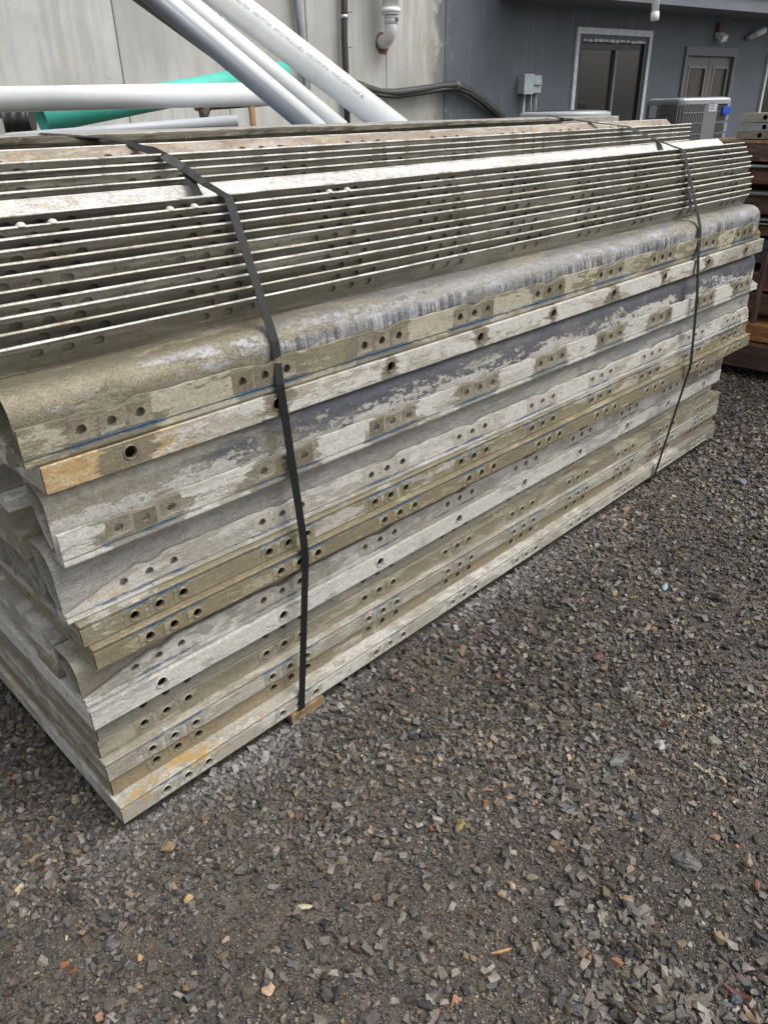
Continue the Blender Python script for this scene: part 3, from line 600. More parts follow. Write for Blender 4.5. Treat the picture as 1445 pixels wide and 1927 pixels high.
def timber(pyt, pyb, label, m, y1=.75, y0=-1.6, dx=0.0, depth=.5, nm='timber'):
    b = MB(); L_ = y1-y0; b.rough_box(0, L_, depth, 0, tz(pyb), tz(pyt), 8, .003, .006)
    return tag(b.obj(nm, m, None, (XT+dx, y0, 0), (0, 0, math.pi/2)), label, 'timber' if nm == 'timber' else 'steel channel', tgp)
# local x -> world +y, local y -> world -x : face at local y=0 is the far side, so depth is given negative and the near face lies at x=XT
timber(265, 305, 'topmost dark timber with bright chipped splinters, under three small forms', mat_wood('chipped_timber', (.17, .085, .05), (.075, .042, .03), 1, chips=.9), dx=0, depth=-.5)
timber(318, 349, 'reddish brown timber second from the top of the stack', mat_wood('red_timber', (.24, .105, .06), (.12, .056, .036), 2), dx=.02, depth=-.5)
timber(369, 405, 'purplish brown timber third from the top of the stack', mat_wood('plum_timber', (.17, .08, .062), (.09, .046, .04), 3), dx=.03, depth=-.5)
timber(424, 446, 'thin brown timber in the middle of the stack', mat_wood('mid_timber', (.24, .125, .07), (.11, .06, .04), 4), dx=.03, depth=-.5)
timber(452, 500, 'dark slate-coloured panel edge in the middle of the stack', mat_wood('slate_timber', (.09, .078, .085), (.055, .048, .055), 5), dx=.05, depth=-.5)
timber(517, 552, 'warm brown timber below the slate-coloured panel', mat_wood('warm_timber', (.26, .125, .065), (.12, .06, .035), 6), dx=.05, depth=-.5)
timber(556, 596, 'dark red-brown timber above the orange one', mat_wood('deep_timber', (.15, .07, .045), (.07, .037, .03), 7), dx=.04, depth=-.5)
timber(611, 645, 'orange-brown timber, brightest in the stack', mat_wood('orange_timber', (.45, .20, .075), (.26, .11, .045), 8), dx=.0, depth=-.5)
timber(648, 695, 'wide wet brown timber lying at the foot of the stack', mat_wood('foot_timber', (.17, .085, .055), (.085, .05, .038), 9), dx=-.04, depth=-.6)
M_chan = mat_plain('grey_channel', (.24, .235, .22), .5, .3, .15, 10, .2)
for (a_, b_, lb) in ((311, 317, 'grey steel strip under the chipped top timber'), (362, 368, 'bright grey steel strip under the reddish timber'), (412, 416, 'upper of two thin steel strips mid-stack'), (419, 423, 'lower of two thin steel strips mid-stack')):
    o = timber(a_, b_, lb, M_chan, dx=-.01, depth=-.45, nm='steel_strip')
b = MB(); b.rough_box(0, .34, -.022, 0, -.016, .016, 6, .002, .004)
pt = on_x(1413, 606, XT-.05); b_o = b.obj('plank', mat_wood('lean_plank', (.15, .075, .05), (.06, .035, .028), 10), None, (XT-.06, float(pt[1]), float(pt[2])), (0, -math.pi/2, 0))
b_o.rotation_euler = (math.radians(-12), -math.pi/2, 0); tag(b_o, 'brown plank leaning upright against the timber stack', 'plank')
# added dark cores: shade in the gaps of the stack put into their colour
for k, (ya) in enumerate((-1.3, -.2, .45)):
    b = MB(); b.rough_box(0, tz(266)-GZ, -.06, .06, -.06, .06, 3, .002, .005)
    tag(b.obj('shade_core', mat_wood('gap_shade', (.04, .028, .022), (.02, .015, .014), 11+k), None, (XT+.30, ya, GZ), (0, -math.pi/2, 0)), ('added dark core standing in for gap shade in the timber stack, nearest the right edge', 'added dark core standing in for gap shade in the middle of the timber stack', 'added dark core standing in for gap shade in the timber stack, nearest the pile')[k], 'shade_core', 'added dark cores in the gaps of the timber stack')

# ================================================================ THE PILE OF FORMS
LF, HF, DF = 2.743, .0466, .885
PITCHX = .3048
M_void = mat_plain('form_inside', (.10, .09, .07), .9)
def triples(c0, k0=0, k1=9, p=PITCHX): return [c0+p*k+d for k in range(k0, k1) for d in (-.0508, 0, .0508)]
# shared plates round the holes
def plate_mesh(name, m, ring=True, w=.022, h0=-.0165, h1=.0165, r=.0092):
    b = MB(); n = 16
    I = [(r*math.cos(2*math.pi*i/n), r*math.sin(2*math.pi*i/n)) for i in range(n)]
    O = [(w, 0), (w, h1/2), (w, h1), (w/2, h1), (0, h1), (-w/2, h1), (-w, h1), (-w, h1/2), (-w, 0), (-w, h0/2), (-w, h0), (-w/2, h0), (0, h0), (w/2, h0), (w, h0), (w, h0/2)]
    y = -.0016
    b.add([(x, y, z) for x, z in O]+[(x, y, z) for x, z in I]+[(x, 0.001, z) for x, z in O]+[(x, .001, z) for x, z in I],
          [(i, (i+1) % n, n+(i+1) % n, n+i) for i in range(n)]+[(i, 2*n+i, 2*n+(i+1) % n, (i+1) % n) for i in range(n)]+[(n+i, n+(i+1) % n, 3*n+(i+1) % n, 3*n+i) for i in range(n)])
    if ring:
        pr = [(r+.0006, y), (r+.001, y-.0014), (r+.0026, y-.0014), (r+.0034, y)]
        b.add([(rr*math.cos(2*math.pi*i/n), yy, rr*math.sin(2*math.pi*i/n)) for rr, yy in pr for i in range(n)], [(k*n+i, k*n+(i+1) % n, (k+1)*n+(i+1) % n, (k+1)*n+i) for k in range(3) for i in range(n)], True)
    return b.mesh(name, m)

def rail_front(m, holes, r, hz, L_=LF, h=HF, groove=True, depth=.05, ztopf=None, seed=0):
    b = MB(); hf = h*.74 if groove else h-.0012
    hw = .0205 if len(holes) > 12 else .03
    b.holed(0, L_, .0012, hf, holes, r, hz, 0.0, .006, hw)
    xs = lin(0, L_, 24)
    if groove: pr = [(0, hf), (.0045, hf+.0006), (.0045, hf+.005), (.0008, hf+.0058), (.0, h-.0025), (.0012, h), (depth, h), (depth, h-.003)]
    else: pr = [(0, hf), (.0008, h), (depth, h), (depth, h-.003)]
    b.extrude(pr[::-1], xs, False); b.extrude([(0, .0012), (.001, 0), (depth, 0), (depth, .003)], xs, False)
    b.box(0, .004, .006, depth, .003, h-.003); b.box(L_-.004, L_, .006, depth, .003, h-.003)
    return b

def flat_form(name, label, near, far, m, holes, single=False, groove=True, plates=True, group=None, depth_=DF, m_end=None, rings=True, cat='form panel'):
    """an aluminium wall form lying flat: near and far are the front bottom corners"""
    v = Vector(far)-Vector(near); rz = math.atan2(v.y, v.x); ry = -math.atan2(v.z, math.hypot(v.x, v.y))
    root = thing(name, label, cat, near, (0, ry, rz), group)
    hz = HF*.40 if groove else HF*.55; r = .0085 if not single else .0105
    rb = rail_front(m, holes, r, hz, groove=groove); rail = rb.obj('side_rail', m, root)
    if plates and not single:
        pm = plate_mesh('hole_plate', m, rings, .0205, -.0145, .0135, r)
        for h in holes: link('hole_plate', pm, rail, (h, 0.0006, hz))
    if single:
        pm = plate_mesh('bushing', m_plate_d if 'damp' in m.name else m, True, .0135, -.0135, .0135, r)
        for h in holes: link('bushing', pm, rail, (h, 0.0012, hz))
    e = MB(); De = depth_-.004
    eh = [De-.10-.2*k for k in range(4) if De-.10-.2*k > .04]
    e.holed(0, De, .0018, HF-.0022, eh, .007, HF*.5, 0, .006, .02); xs = lin(0, De, 6)
    e.extrude([(0, HF-.0022), (.001, HF-.001), (.04, HF-.001), (.04, HF-.003)][::-1], xs, False); e.extrude([(0, .0018), (.001, .0008), (.04, .0008), (.04, .003)], xs, False)
    e.obj('end_rail', m_end or m, root, (-.0012, De+.0015, 0), (0, 0, -math.pi/2))
    f = MB(); f.box(LF-.03, LF-.0012, .052, depth_-.001, .0015, HF-.0012); f.obj('far_rail', m, root)
    f = MB(); f.box(.04, LF-.032, .048, depth_, HF-.008, HF-.0016); f.obj('face_sheet', m_end or m, root)
    return root, rail

def corner_form(name, label, near, far, m_sheet, m_rail, height, rail_h, holes, taper=(0, 0), notch=True, x_rail=(0.0, LF), top_w=.092, fr=.045, group=None, hz=.022, plates=True, sx=(0, LF), m_pl=None, y0=.012):
    """inside-corner form: a bent sheet with rounded shoulder and a holed rail along its foot"""
    v = Vector(far)-Vector(near); rz = math.atan2(v.y, v.x); ry = -math.atan2(v.z, math.hypot(v.x, v.y))
    root = thing(name, label, 'corner form', near, (0, ry, rz), group)
    t = .004
    outer = [(y0, -.002)]+[(y0+fr-fr*math.cos(a), height-fr+fr*math.sin(a)) for a in lin(0, math.pi/2, 9)]+[(top_w, height), (top_w+.003, height-.004), (top_w, height-.03), (top_w*.84, height*.50), (top_w*.60+y0*.4, height*.22), (y0+.020, .004)]
    fi = fr-t
    inner = [(y0+t, -.002)]+[(y0+t+fi-fi*math.cos(a), height-fr+fi*math.sin(a)) for a in lin(0, math.pi/2, 9)]+[(top_w-.004, height-t), (top_w-.004, height-t-.002), (top_w-.005, height-.03), (top_w*.84-.005, height*.50), (top_w*.60+y0*.4-.005, height*.22+.001), (y0+.016, .007)]
    prof = outer+inner[::-1]
    s = MB(); n = len(prof); xs = lin(sx[0], sx[1], 60)
    vs = []
    for x in xs:
        w1 = .0006*math.sin(x*23+1)+.0005*math.sin(x*51); 
        for (y, z) in prof: vs.append((x, y+w1, z))
    o = [(i*n+j, (i+1)*n+j, (i+1)*n+(j+1) % n, i*n+(j+1) % n) for i in range(len(xs)-1) for j in range(n)]
    s.add(vs, o, True); s.f.append(tuple(range(n))); s.f.append(tuple(range(len(vs)-1, len(vs)-n-1, -1))); s.sm += [False, False]
    sheet = s.obj('bent_sheet', m_sheet, root)
    md = sheet.modifiers.new('edges', 'EDGE_SPLIT'); md.split_angle = math.radians(50)
    jit = [random.uniform(-.0012, .0012) for _ in range(400)]
    hc = holes[1::3]
    def ztop(x):
        z = rail_h + .0007*math.sin(x*70)+.0006*math.sin(x*131+1)
        if notch:
            for c in hc:
                d = x-c
                if abs(d) < .14: z -= .0085*math.exp(-((d-.006)/.024)**2) ; z += .002*math.exp(-((d-.06)/.03)**2)
        if taper[0] > 0: z = min(z, .004+(rail_h-.004)*max(0, (x-x_rail[0]))/taper[0])
        if taper[1] > 0: z = min(z, .004+(rail_h-.004)*max(0, (x_rail[1]-x))/taper[1])
        return max(z, .003)
    r = MB(); r.holed(x_rail[0], x_rail[1], 0, ztop, holes, .0085, hz, 0, .0068, .0205, .012)
    r.box(x_rail[0], x_rail[0]+.002, .0005, .0068, 0, ztop(x_rail[0])-.0005); r.box(x_rail[1]-.002, x_rail[1], .0005, .0068, 0, ztop(x_rail[1])-.0005)
    rail = r.obj('side_rail', m_rail, root)
    if plates:
        for h in holes:
            if h < x_rail[0]+taper[0]+.08 and taper[0] > 0: continue
            top = min(ztop(h-.02), ztop(h+.02), ztop(h))-hz-.001
            nm = round(max(.0098, min(.019, top)), 3)
            mp_ = random.choice(m_pl) if m_pl else m_rail
            key = (mp_.name, nm)
            if key not in _pl: _pl[key] = plate_mesh('hole_plate', mp_, False, .0215, -.018, nm, .0085)
            link('hole_plate', _pl[key], rail, (h, 0.0011, hz))
    lp = MB(); xs = lin(x_rail[0], x_rail[1], 40)
    lp.extrude([(.0035, -.0002), (.0035, -.0045), (.0005, -.0052), (0, -.012), (.0015, -.0155), (.045, -.0155), (.045, -.0002)][::-1], xs, True); lp.obj('bottom_lip', m_rail, root)
    for gx_ in (.12, LF-.10):
        gpl = MB(); gpl.extrude([(y0+t+.001, .004), (y0+t+.001, height-fr), (y0+t+fr*.4, height-t-.008), (top_w-.008, height-t-.006), (top_w*.84-.008, height*.50), (y0+.016, .010)][::-1], [gx_, gx_+.006], True); gpl.obj('gusset', m_rail, root)
    return root, rail
_pl = {}

m_plate_d = mat_form('plate_damp', (.225, .20, .14), (.34, .31, .24), .3, (.20, .17, .11), .4, seed=71)
m_plate_d2 = mat_form('plate_damp_pale', (.29, .262, .195), (.40, .375, .31), .4, (.20, .17, .11), .35, seed=73)
m_plate_d3 = mat_form('plate_damp_brown', (.25, .215, .15), (.33, .30, .235), .5, (.17, .14, .09), .5, seed=76)
m_plate_c = mat_form('plate_cream', (.45, .42, .345), (.55, .53, .47), .5, (.30, .26, .17), .4, seed=72)
GF = 'flat aluminium wall forms in the pile'; GCN = 'inside corner forms in the pile'
cream = (.485, .468, .41); white = (.63, .62, .58); grey = (.36, .355, .33); olive = (.22, .198, .145); tan = (.29, .242, .16); metal_g = (.30, .305, .315); steel_b = (.235, .242, .265)
m1 = mat_form('form_cream', cream, white, .45, tan, .30, rust=.9, rust_x=(.12, .5), seed=1, blue=(.034, .040, 0, .3, -.06), end_damp=.8)
m2 = mat_form('form_tan', tan, cream, .30, olive, .5, seed=2, end_damp=.4)
m3 = mat_form('form_grey_cream', (.40, .375, .31), cream, .5, tan, .45, seed=3, blue=(.034, .040, 0, .3, .0), end_damp=.3)
m4 = mat_form('form_olive_grey', (.30, .27, .20), (.40, .37, .29), .45, olive, .5, seed=4, end_damp=.3)
m5 = mat_form('form_dull_grey', (.31, .30, .26), (.42, .40, .34), .4, olive, .35, seed=5)
m6 = mat_form('form_white_grey', (.47, .47, .45), white, .6, grey, .35, seed=6, metal=.1)
m8 = mat_form('form_olive_tan', (.29, .25, .165), (.40, .36, .25), .35, olive, .55, seed=8, blue=(.034, .041, 0, .3, .03))
m9 = mat_form('form_olive_cream', (.30, .265, .18), cream, .42, olive, .5, seed=9, blue=(.034, .041, 0, .3, .02))
m10 = mat_form('form_white_damp', (.50, .475, .40), white, .55, cream, .4, near_col=(.42, .27, .10), near_x=(.16, .26), rust=.4, rust_x=(.22, .42), damp=.9, holes_x=(.146, PITCHX, .03), seed=10, end_damp=.5)
flat_form('wall_form', 'bottom cream wall form with rust blooms, lying on the gravel', (0, 0, 0), (LF, .004, .003), m1, triples(.150), group=GF)
flat_form('wall_form', 'recessed tan wall form second from the ground', (.006, .036, HF+.0008), (2.75, .026, .051), m2, triples(.150), groove=False, group=GF)
flat_form('wall_form', 'cream wall form third from the ground, jutting past the tan one', (.002, .028, 2*HF+.0016), (2.745, .010, .099), m3, triples(.148), group=GF)
flat_form('wall_form', 'olive-grey wall form fourth from the ground', (.005, .049, 3*HF+.0024), (2.748, .012, .147), m4, triples(.148), groove=False, group=GF)
flat_form('wall_form', 'dull grey wall form half hidden under the white-grey one', (.008, .044, 4*HF+.0032), (2.72, .056, .195), m5, triples(.150), groove=False, plates=False, group=GF)
flat_form('wall_form', 'white-grey wall form with single holes, sixth from the ground', (-.001, .022, 5*HF+.004), (2.742, .024, .2435), m6, [.146+PITCHX*k for k in range(9)], single=True, groove=False, group=GF)
m3r = mat_form('corner_rail_pale', (.44, .42, .37), white, .5, grey, .4, seed=12, blue=(-.006, .002, 0, .3, -.02), end_damp=.7)
m3s = mat_form('corner_sheet_drab', (.30, .28, .225), (.40, .38, .33), .4, (.22, .2, .16), .35, seed=13, gritty=.9)
corner_form('corner_form', 'lower corner form with pale rail tapering to a point, below two olive forms', (-.001, .030, 6*HF+.0215), (2.742, .026, .307), m3s, m3r, .080, .042, triples(.154), taper=(.15, 0), group=GCN, hz=.020, fr=.04, m_pl=(m_plate_c,))
flat_form('wall_form', 'lower of two olive-tan wall forms with blue-painted lips', (.026, .006, .3745), (2.768, -.052, .4005), m8, triples(.157), group=GF)
flat_form('wall_form', 'upper of two olive-tan wall forms with blue-painted lips', (.018, .020, .3745+HF+.001), (2.761, -.032, .4495), m9, triples(.151), group=GF)
m2r = mat_form('corner_rail_cream', cream, white, .55, tan, .3, rust=.35, rust_x=(.1, .3), seed=14, blue=(-.006, .002, 0, .3, 0))
m2s = mat_form('corner_sheet_concrete', (.33, .325, .30), (.40, .395, .365), .5, grey, .3, base2=(.27, .275, .29), base2_x=(.9, 1.6), seed=15, gritty=1.0, metal=.05)
corner_form('corner_form', 'corner form with rough pale concrete skin and cream rail tapering at its near end', (.006, .034, .4855), (2.749, -.037, .512), m2s, m2r, .122, .046, triples(.162), taper=(.15, .02), group=GCN, m_pl=(m_plate_c,))
m1r = mat_form('corner_rail_damp', cream, white, .62, (.24, .22, .15), .3, damp=.75, holes_x=(.152, PITCHX, .085), seed=16, blue=(-.006, .002, 0, .3, .0))
m1s = mat_form('corner_sheet_mottled', (.42, .40, .33), white, .35, grey, .4, base2=(.165, .172, .20), base2_x=(.26, .50), drips=-.05, seed=17, metal=.25, zbias=(.070, 3.2))
corner_form('corner_form', 'corner form mottled white over blue-grey metal, under the damp-spotted form', (.017, .008, .6085), (2.760, -.042, .634), m1s, m1r, .122, .046, triples(.152), taper=(0, .10), x_rail=(.0, LF), group=GCN, m_pl=(m_plate_d, m_plate_d2, m_plate_d3, m_plate_d2), y0=.024)
flat_form('wall_form', 'pale wall form with dark damp marks round single holes, yellowed near end', (.016, 0, .7325), (2.759, -.032, .7575), m10, [.146+PITCHX*k for k in range(9)], single=True, groove=False, group=GF)
mtr = mat_form('corner_rail_olive', (.29, .26, .175), (.47, .44, .35), .50, olive, .4, damp=.8, holes_x=(.146, PITCHX, .085), seed=18, blue=(-.006, .003, 0, .3, .06))
mts = mat_form('corner_sheet_streaked', (.24, .215, .15), (.31, .285, .21), .35, (.17, .15, .105), .35, base2=(.275, .272, .265), base2_x=(.35, .8), drips=.9, seed=19, metal=.2, gritty=1.1)
corner_form('corner_form', 'top corner form with olive skin turning to streaked blue-grey, blue paint along its lip', (-.004, .003, .7965), (2.739, -.022, .8225), mts, mtr, .0985, .047, triples(.146), taper=(0, .09), top_w=.15, group=GCN, m_pl=(m_plate_d, m_plate_d2, m_plate_d3, m_plate_d2))

# fillers seen past the near end
m_f1 = mat_form('filler_brown', (.31, .275, .20), (.42, .39, .32), .4, olive, .4, seed=21)
m_f2 = mat_form('filler_pale', (.42, .41, .37), white, .45, grey, .4, seed=22)
def filler(label, x0, x1, y0, y1, z0, z1, m):
    b = MB(); b.rough_box(x0, x1, y0, y1, z0, z1, 14, .0012, .004); return tag(b.obj('filler_form', m), label, 'filler form', 'narrow filler forms behind the corner forms')
filler('brown filler form behind the cream-railed corner form, at the near end', .0, 2.70, .128, .46, .565, .6215, m_f1)
filler('pale filler form under the olive-tan forms, at the near end', .004, 2.70, .150, .47, .318, .372, m_f2)
for lab, x0, x1, y0, y1, z0, z1, m in (('short brown timber block under the pale filler form', .0, .30, .150, .25, .283, .317, m_f1), ('grey-brown timber block under the brown filler form, at the near end', .012, .4, .118, .33, .4735, .5635, mat_wood('grey_block', (.24, .21, .165), (.13, .115, .09), 31)), ('pale grey stick wedged between the corner forms', -.01, .35, .125, .165, .664, .690, m_f2)):
    b = MB(); b.rough_box(x0, x1, y0, y1, z0, z1, 4, .002, .004); tag(b.obj('wood_block', m), lab, 'block')
# dunnage under the bottom form
b = MB(); b.rough_box(-.005, .9, -.05, .05, -.026, -.0015, 5, .0015, .003)
tag(b.obj('wood_block', mat_wood('dunnage', (.26, .17, .09), (.15, .10, .06), 33), None, (.475, 0, 0), (0, 0, math.pi/2)), 'thin brown timber shim under the bottom form by the near strap', 'block')
b = MB(); b.rough_box(.02, .9, -.05, .05, -.026, -.0015, 5, .0015, .003)
tag(b.obj('wood_block', mat_wood('dunnage_far', (.20, .14, .08), (.11, .08, .05), 34), None, (2.25, 0, 0), (0, 0, math.pi/2)), 'brown timber shim under the bottom form by the far strap', 'block')

# ---------------------------------------------------------------- nested corner angles on top
def mat_angle(seed, dark, light, wet=.4):
    t = NT('angle_aluminium'); so_ = (seed*2.7, seed*1.3, seed*4.1)
    a = t.noise(t.vec((1.2, 6, 6), so_), 2.6, 7, .65, .4); s_ = t.noise(t.vec((2, 40, 90), so_), 3, 5, .6); f = t.noise(t.vec(), 130, 4, .7)
    c = t.mix(t.ramp(t.ma('ADD', t.ma('MULTIPLY', a, .7), t.ma('MULTIPLY', s_, .3)), .40, .60), dark, light)
    c = t.mix(t.ramp(t.noise(t.vec((1.5, 4, 4), (so_[0]+5, 0, 0)), 6, 6, .7), .56, .68, 0, .65), c, (.20, .165, .10))
    c = t.mix(t.ramp(f, .4, .7, 0, .35), c, t.mix(1.0, c, (.5, .5, .48), 'MULTIPLY'))
    spk = t.ramp(t.noise(t.vec((1, 1, 1), so_), 60, 3, .6), .66, .60)
    c = t.mix(t.ma('MULTIPLY', t.ma('SUBTRACT', 1.0, spk), .7), c, (.08, .075, .06))
    t.bump(t.ma('ADD', a, f), .4, .0012)
    return t.done(c, t.ramp(a, .3, .7, .40, .68), .12, .45)
def angle_piece(label, near, far, m, m_edge, m_in, fl=.055, bl=.096, group=None, holes=None, hole_r=.0105, bd2=(.80, .60), bholes=None):
    """an L-shaped aluminium angle lying tip up; near and far are the front tip points"""
    v = Vector(far)-Vector(near); Lx = v.length; rz = math.atan2(v.y, v.x); ry = -math.atan2(v.z, math.hypot(v.x, v.y))
    root = thing('corner_angle', label, 'corner angle', near, (0, ry, rz), group)
    fd = Vector((0, .46, -.888)); bdv = Vector((0, .85, .527))
    t = .0038; th = math.atan2(.46, .888)
    # front leg: a holed strip in its own plane; local z along the leg (up), y into the thickness
    leg = MB(); leg.holed(0, Lx, 0, fl-.0006, holes or [], hole_r, fl*.66, 0, t, .0205, .1); 
    leg.extrude([(t, fl-.0006), (t, 0)], lin(0, Lx, 20), False)
    leg.box(0, .0008, .0004, t-.0004, 0, fl-.0008); leg.box(Lx-.0008, Lx, .0004, t-.0004, 0, fl-.0008)
    base = fd*fl
    lo = leg.obj('front_leg', m, root, base, (th, 0, 0))
    ed = MB(); w = .0013
    ed.extrude([(-w*.3, fl-.0006), (-w*.5, fl+.001), (w, fl+.0018), (t-w, fl+.0018), (t+w*.5, fl+.001), (t+w*.3, fl-.0006)][::-1], lin(0, Lx, 40), True, wob=.0005); ed.obj('edge', m_edge, root, base, (th, 0, 0))
    bk = MB(); tb = math.atan2(bd2[1], bd2[0])
    e2_ = MB(); e2_.extrude([(bl+.0022, .0006), (bl+.0034, .002), (bl+.0034, .0044), (bl+.0006, .0060), (bl-.001, .0056)], lin(0, Lx, 40), True, wob=.0003); e2_.obj('edge', m_edge, root, base+Vector((0, 0, .0005)), (tb, 0, 0))
    if bholes:
        hb = MB(); hb.holed(0, Lx, .001, bl-.001, bholes, .0105, bl*.68, 0, .0050, .0205, .1); hb.extrude([(.0050, bl-.001), (.0050, .001)], lin(0, Lx, 20), False)
        nb_ = Vector((0, -math.sin(tb), math.cos(tb)))*.0052
        hb.obj('back_leg', m_in, root, base+nb_+Vector((0, 0, .0005)), (tb-math.pi/2, 0, 0)); return root
    bk.extrude([(0, 0), (bl, 0), (bl+.002, .002), (bl, .0052), (0, .0052)], lin(0, Lx, 24), True)
    bk.obj('back_leg', m_in, root, base+Vector((0, .0, .0005)), (tb, 0, 0))
    return root
GA = 'corner angles nested on top of the pile'
dk1, lt1 = (.13, .121, .093), (.29, .275, .222)
angle_m = [mat_angle(41+i, tuple(v*k for v in dk1), tuple(v*k for v in lt1)) for i, k in enumerate((1.0, .62, 1.3))]  # angle faces in three tones, varied from piece to piece
edge_m = [mat_plain('angle_edge', (.54, .53, .49), .45, .1, .25, 14, .6, dirt=(.26, .22, .16), dirt_amt=.95, stretch=(1.5, 1, 1)), mat_plain('angle_edge_dull', (.46, .43, .35), .5, .1, .25, 14, .5, dirt=(.22, .17, .10), dirt_amt=.9, stretch=(1.5, 1, 1))]
white_in = mat_form('angle_white_face', (.62, .615, .60), (.72, .715, .70), .6, (.42, .38, .30), .3, rust=.4, rust_x=(.2, .6), seed=51, metal=.05)
plain_in = angle_m[0]
far_pts = [(.047, .955), (.046, .973), (.049, .991), (.049, 1.014), (.060, 1.027), (.063, 1.050), (.066, 1.064), (.067, 1.082), (.080, 1.097), (.086, 1.113), (.095, 1.127)]
near_img = [663, 634, 603, 579, 554, 525, 502, 476, 454, 433, 410]
ordn = ['lowest', 'second', 'third', 'fourth', 'fifth', 'sixth', 'seventh', 'eighth', 'ninth', 'tenth', 'topmost']
facet = ['with its whole holed face showing', 'with darker face under a dirty edge', 'with worn bright edge and part-hidden holes', 'with pale grey face and holes', 'with rust-brown speckled edge', 'with pale face between two dark ones', 'with brown stained edge', 'with dark face and bright edge', 'with faint hole tops showing', 'carrying lumps of dried concrete', 'whose inner face is bright white']
for k in range(11):
    fy, fz = far_pts[k]; ny_ = .082+.0050*k
    pn = on_y(0, near_img[k], ny_); xn = float(pn[0]); zn = float(pn[2])
    # carry the line back to x = x0 so that the piece is 2.743 long
    x1 = 2.743+(-.004, .002, .002, .01, 0, .003, .002, .005, -.006, -.012, -.018)[k]; x0 = x1-LF
    tt = (x0-xn)/(x1-xn); z0 = zn+(fz-zn)*tt; y0 = ny_+(fy-ny_)*tt
    hl = [h-x0 for h in triples(.134+.02*math.sin(k*2.1), -1, 9) if .03 < h-x0 < LF-.03]
    lab = ('%s of the front nest of angles, %s' % (ordn[k], facet[k])).replace('topmost of', 'topmost angle of') if k in (0, 10) else '%s angle from the bottom of the front nest, %s' % (ordn[k], facet[k])
    rt_ = angle_piece(lab if k != 0 else 'lowest angle of the front nest, with its whole holed face showing', (x0, y0, z0), (x1, fy, fz), angle_m[(0, 1, 0, 2, 1, 2, 1, 0, 1, 0, 1)[k]], edge_m[(0, 1, 0, 0, 1, 0, 1, 0, 0, 0, 0)[k]], white_in if k == 10 else plain_in, group=GA, holes=hl)
    if k == 9:
        for (px_, py_) in ((41, 427), (101, 423), (320, 400), (365, 394), (615, 362), (648, 358)):
            p = on_y(px_, py_, y0); bb = MB(); rr = .0085
            bb.add([(rr*math.cos(a)*math.cos(e_), rr*math.sin(a)*math.cos(e_)*.8, rr*.75*math.sin(e_)) for e_ in (0, .5, 1.0) for a in lin(0, 2*math.pi*7/8, 7)]+[(0, 0, rr*.78)], [(r_*8+i, r_*8+(i+1) % 8, (r_+1)*8+(i+1) % 8, (r_+1)*8+i) for r_ in range(2) for i in range(8)]+[(16+i, 16+(i+1) % 8, 24) for i in range(8)], True)
            bb.obj('concrete_lump', mat_plain('lump', (.50, .48, .43), .9, 0, .2, 60), rt_, (float(p[0])-x0, .004, .0015))
# rear nest
GB = 'corner angles nested at the back of the pile'
pink_in = mat_form('angle_brown_face', (.30, .25, .20), (.42, .38, .33), .45, (.22, .15, .10), .6, rust=.3, seed=52, metal=.05)
nb_img = [366, 345, 328, 310]
for k in range(-2, 4):
    kk = max(k, 0); yb = .262
    pn = on_y(0, nb_img[kk], yb); zn = float(pn[2])-(.0140*(kk-k)); xn = float(pn[0])
    pf = on_x((1306, 1304, 1307, 1304)[kk], (256, 248, 240, 233.7)[kk], 2.66); zf = float(pf[2])-(.0140*(kk-k)); fy = .275
    x1 = 2.66; x0 = x1-LF; tt = (x0-xn)/(x1-xn); z0 = zn+(zf-zn)*tt; y0 = yb+(fy-yb)*tt
    lab = {3: 'topmost angle of the rear nest, with a brown holed inner face', 2: 'second angle from the top of the rear nest, thin bright edge', 1: 'third angle from the top of the rear nest, dark face', 0: 'fourth angle from the top of the rear nest, above the white face', -1: 'rear nest angle just hidden behind the white face', -2: 'lowest rear nest angle hidden behind the white face'}[k]
    hl = [h-x0 for h in triples(.134, -1, 9) if .03 < h-x0 < LF-.03]
    if k < 0 : hl = []
    r_ = angle_piece(lab, (x0, y0, z0), (x1, fy, zf), angle_m[(0, 1, 0, 2, 1, 0)[k+2]], edge_m[0], pink_in if k == 3 else plain_in, group=GB, holes=hl, bl=(.098 if k == 3 else .098), bd2=((.784, .621) if k == 3 else (.80, .60)), bholes=[h-x0 for h in triples(.134, -1, 9) if .03 < h-x0 < LF-.03] if k == 3 else None)
# weathered grey form and dark plank along the back edge
pl, pr_ = on_y(0, 258, .450), on_y(1166, 217.5, .470)
m_bk = mat_form('back_form_grey', (.36, .35, .32), (.46, .45, .41), .5, grey, .3, seed=53)
b = MB(); L_ = 2.6; b.rough_box(0, L_, 0, .36, -.040, 0, 20, .0006, .003)
xr = float(pr_[0]); zr = float(pr_[2]); zl = float(pl[2])
sl_ = (zr-zl)/(xr-float(pl[0]))
gb_ = thing('wall_form', 'grey wall form on the back of the pile, under the dark plank', 'form panel', (xr-L_, .474, zr-sl_*L_), (0, -math.atan(sl_), 0), GF)
b.obj('side_rail', m_bk, gb_)
pp_ = on_y(1069, 216.6, .455); xe_ = float(pp_[0])
b = MB(); NX = 90; prof_n = 8; vs = []; Lk = 2.35; random.seed(21)
for i in range(NX+1):
    x = xe_-Lk+Lk*i/NX; e1 = random.uniform(-.0016, .0016); e2 = random.uniform(-.0022, .0022); zt_ = zl-.003+sl_*(x-float(pl[0]))+.0012+.0010*math.sin(x*9)
    zt_ += .0005; th_ = .023-.012*max(0, (x-.8))/1.2
    for (y, z) in ((.436+e1, -th_*.9), (.432+e1, -th_*.5), (.434+e2, -.003), (.440+e2, e1*.6), (.464, e2*.5), (.469, -.002), (.469, -th_)): vs.append((x, y, zt_+z))
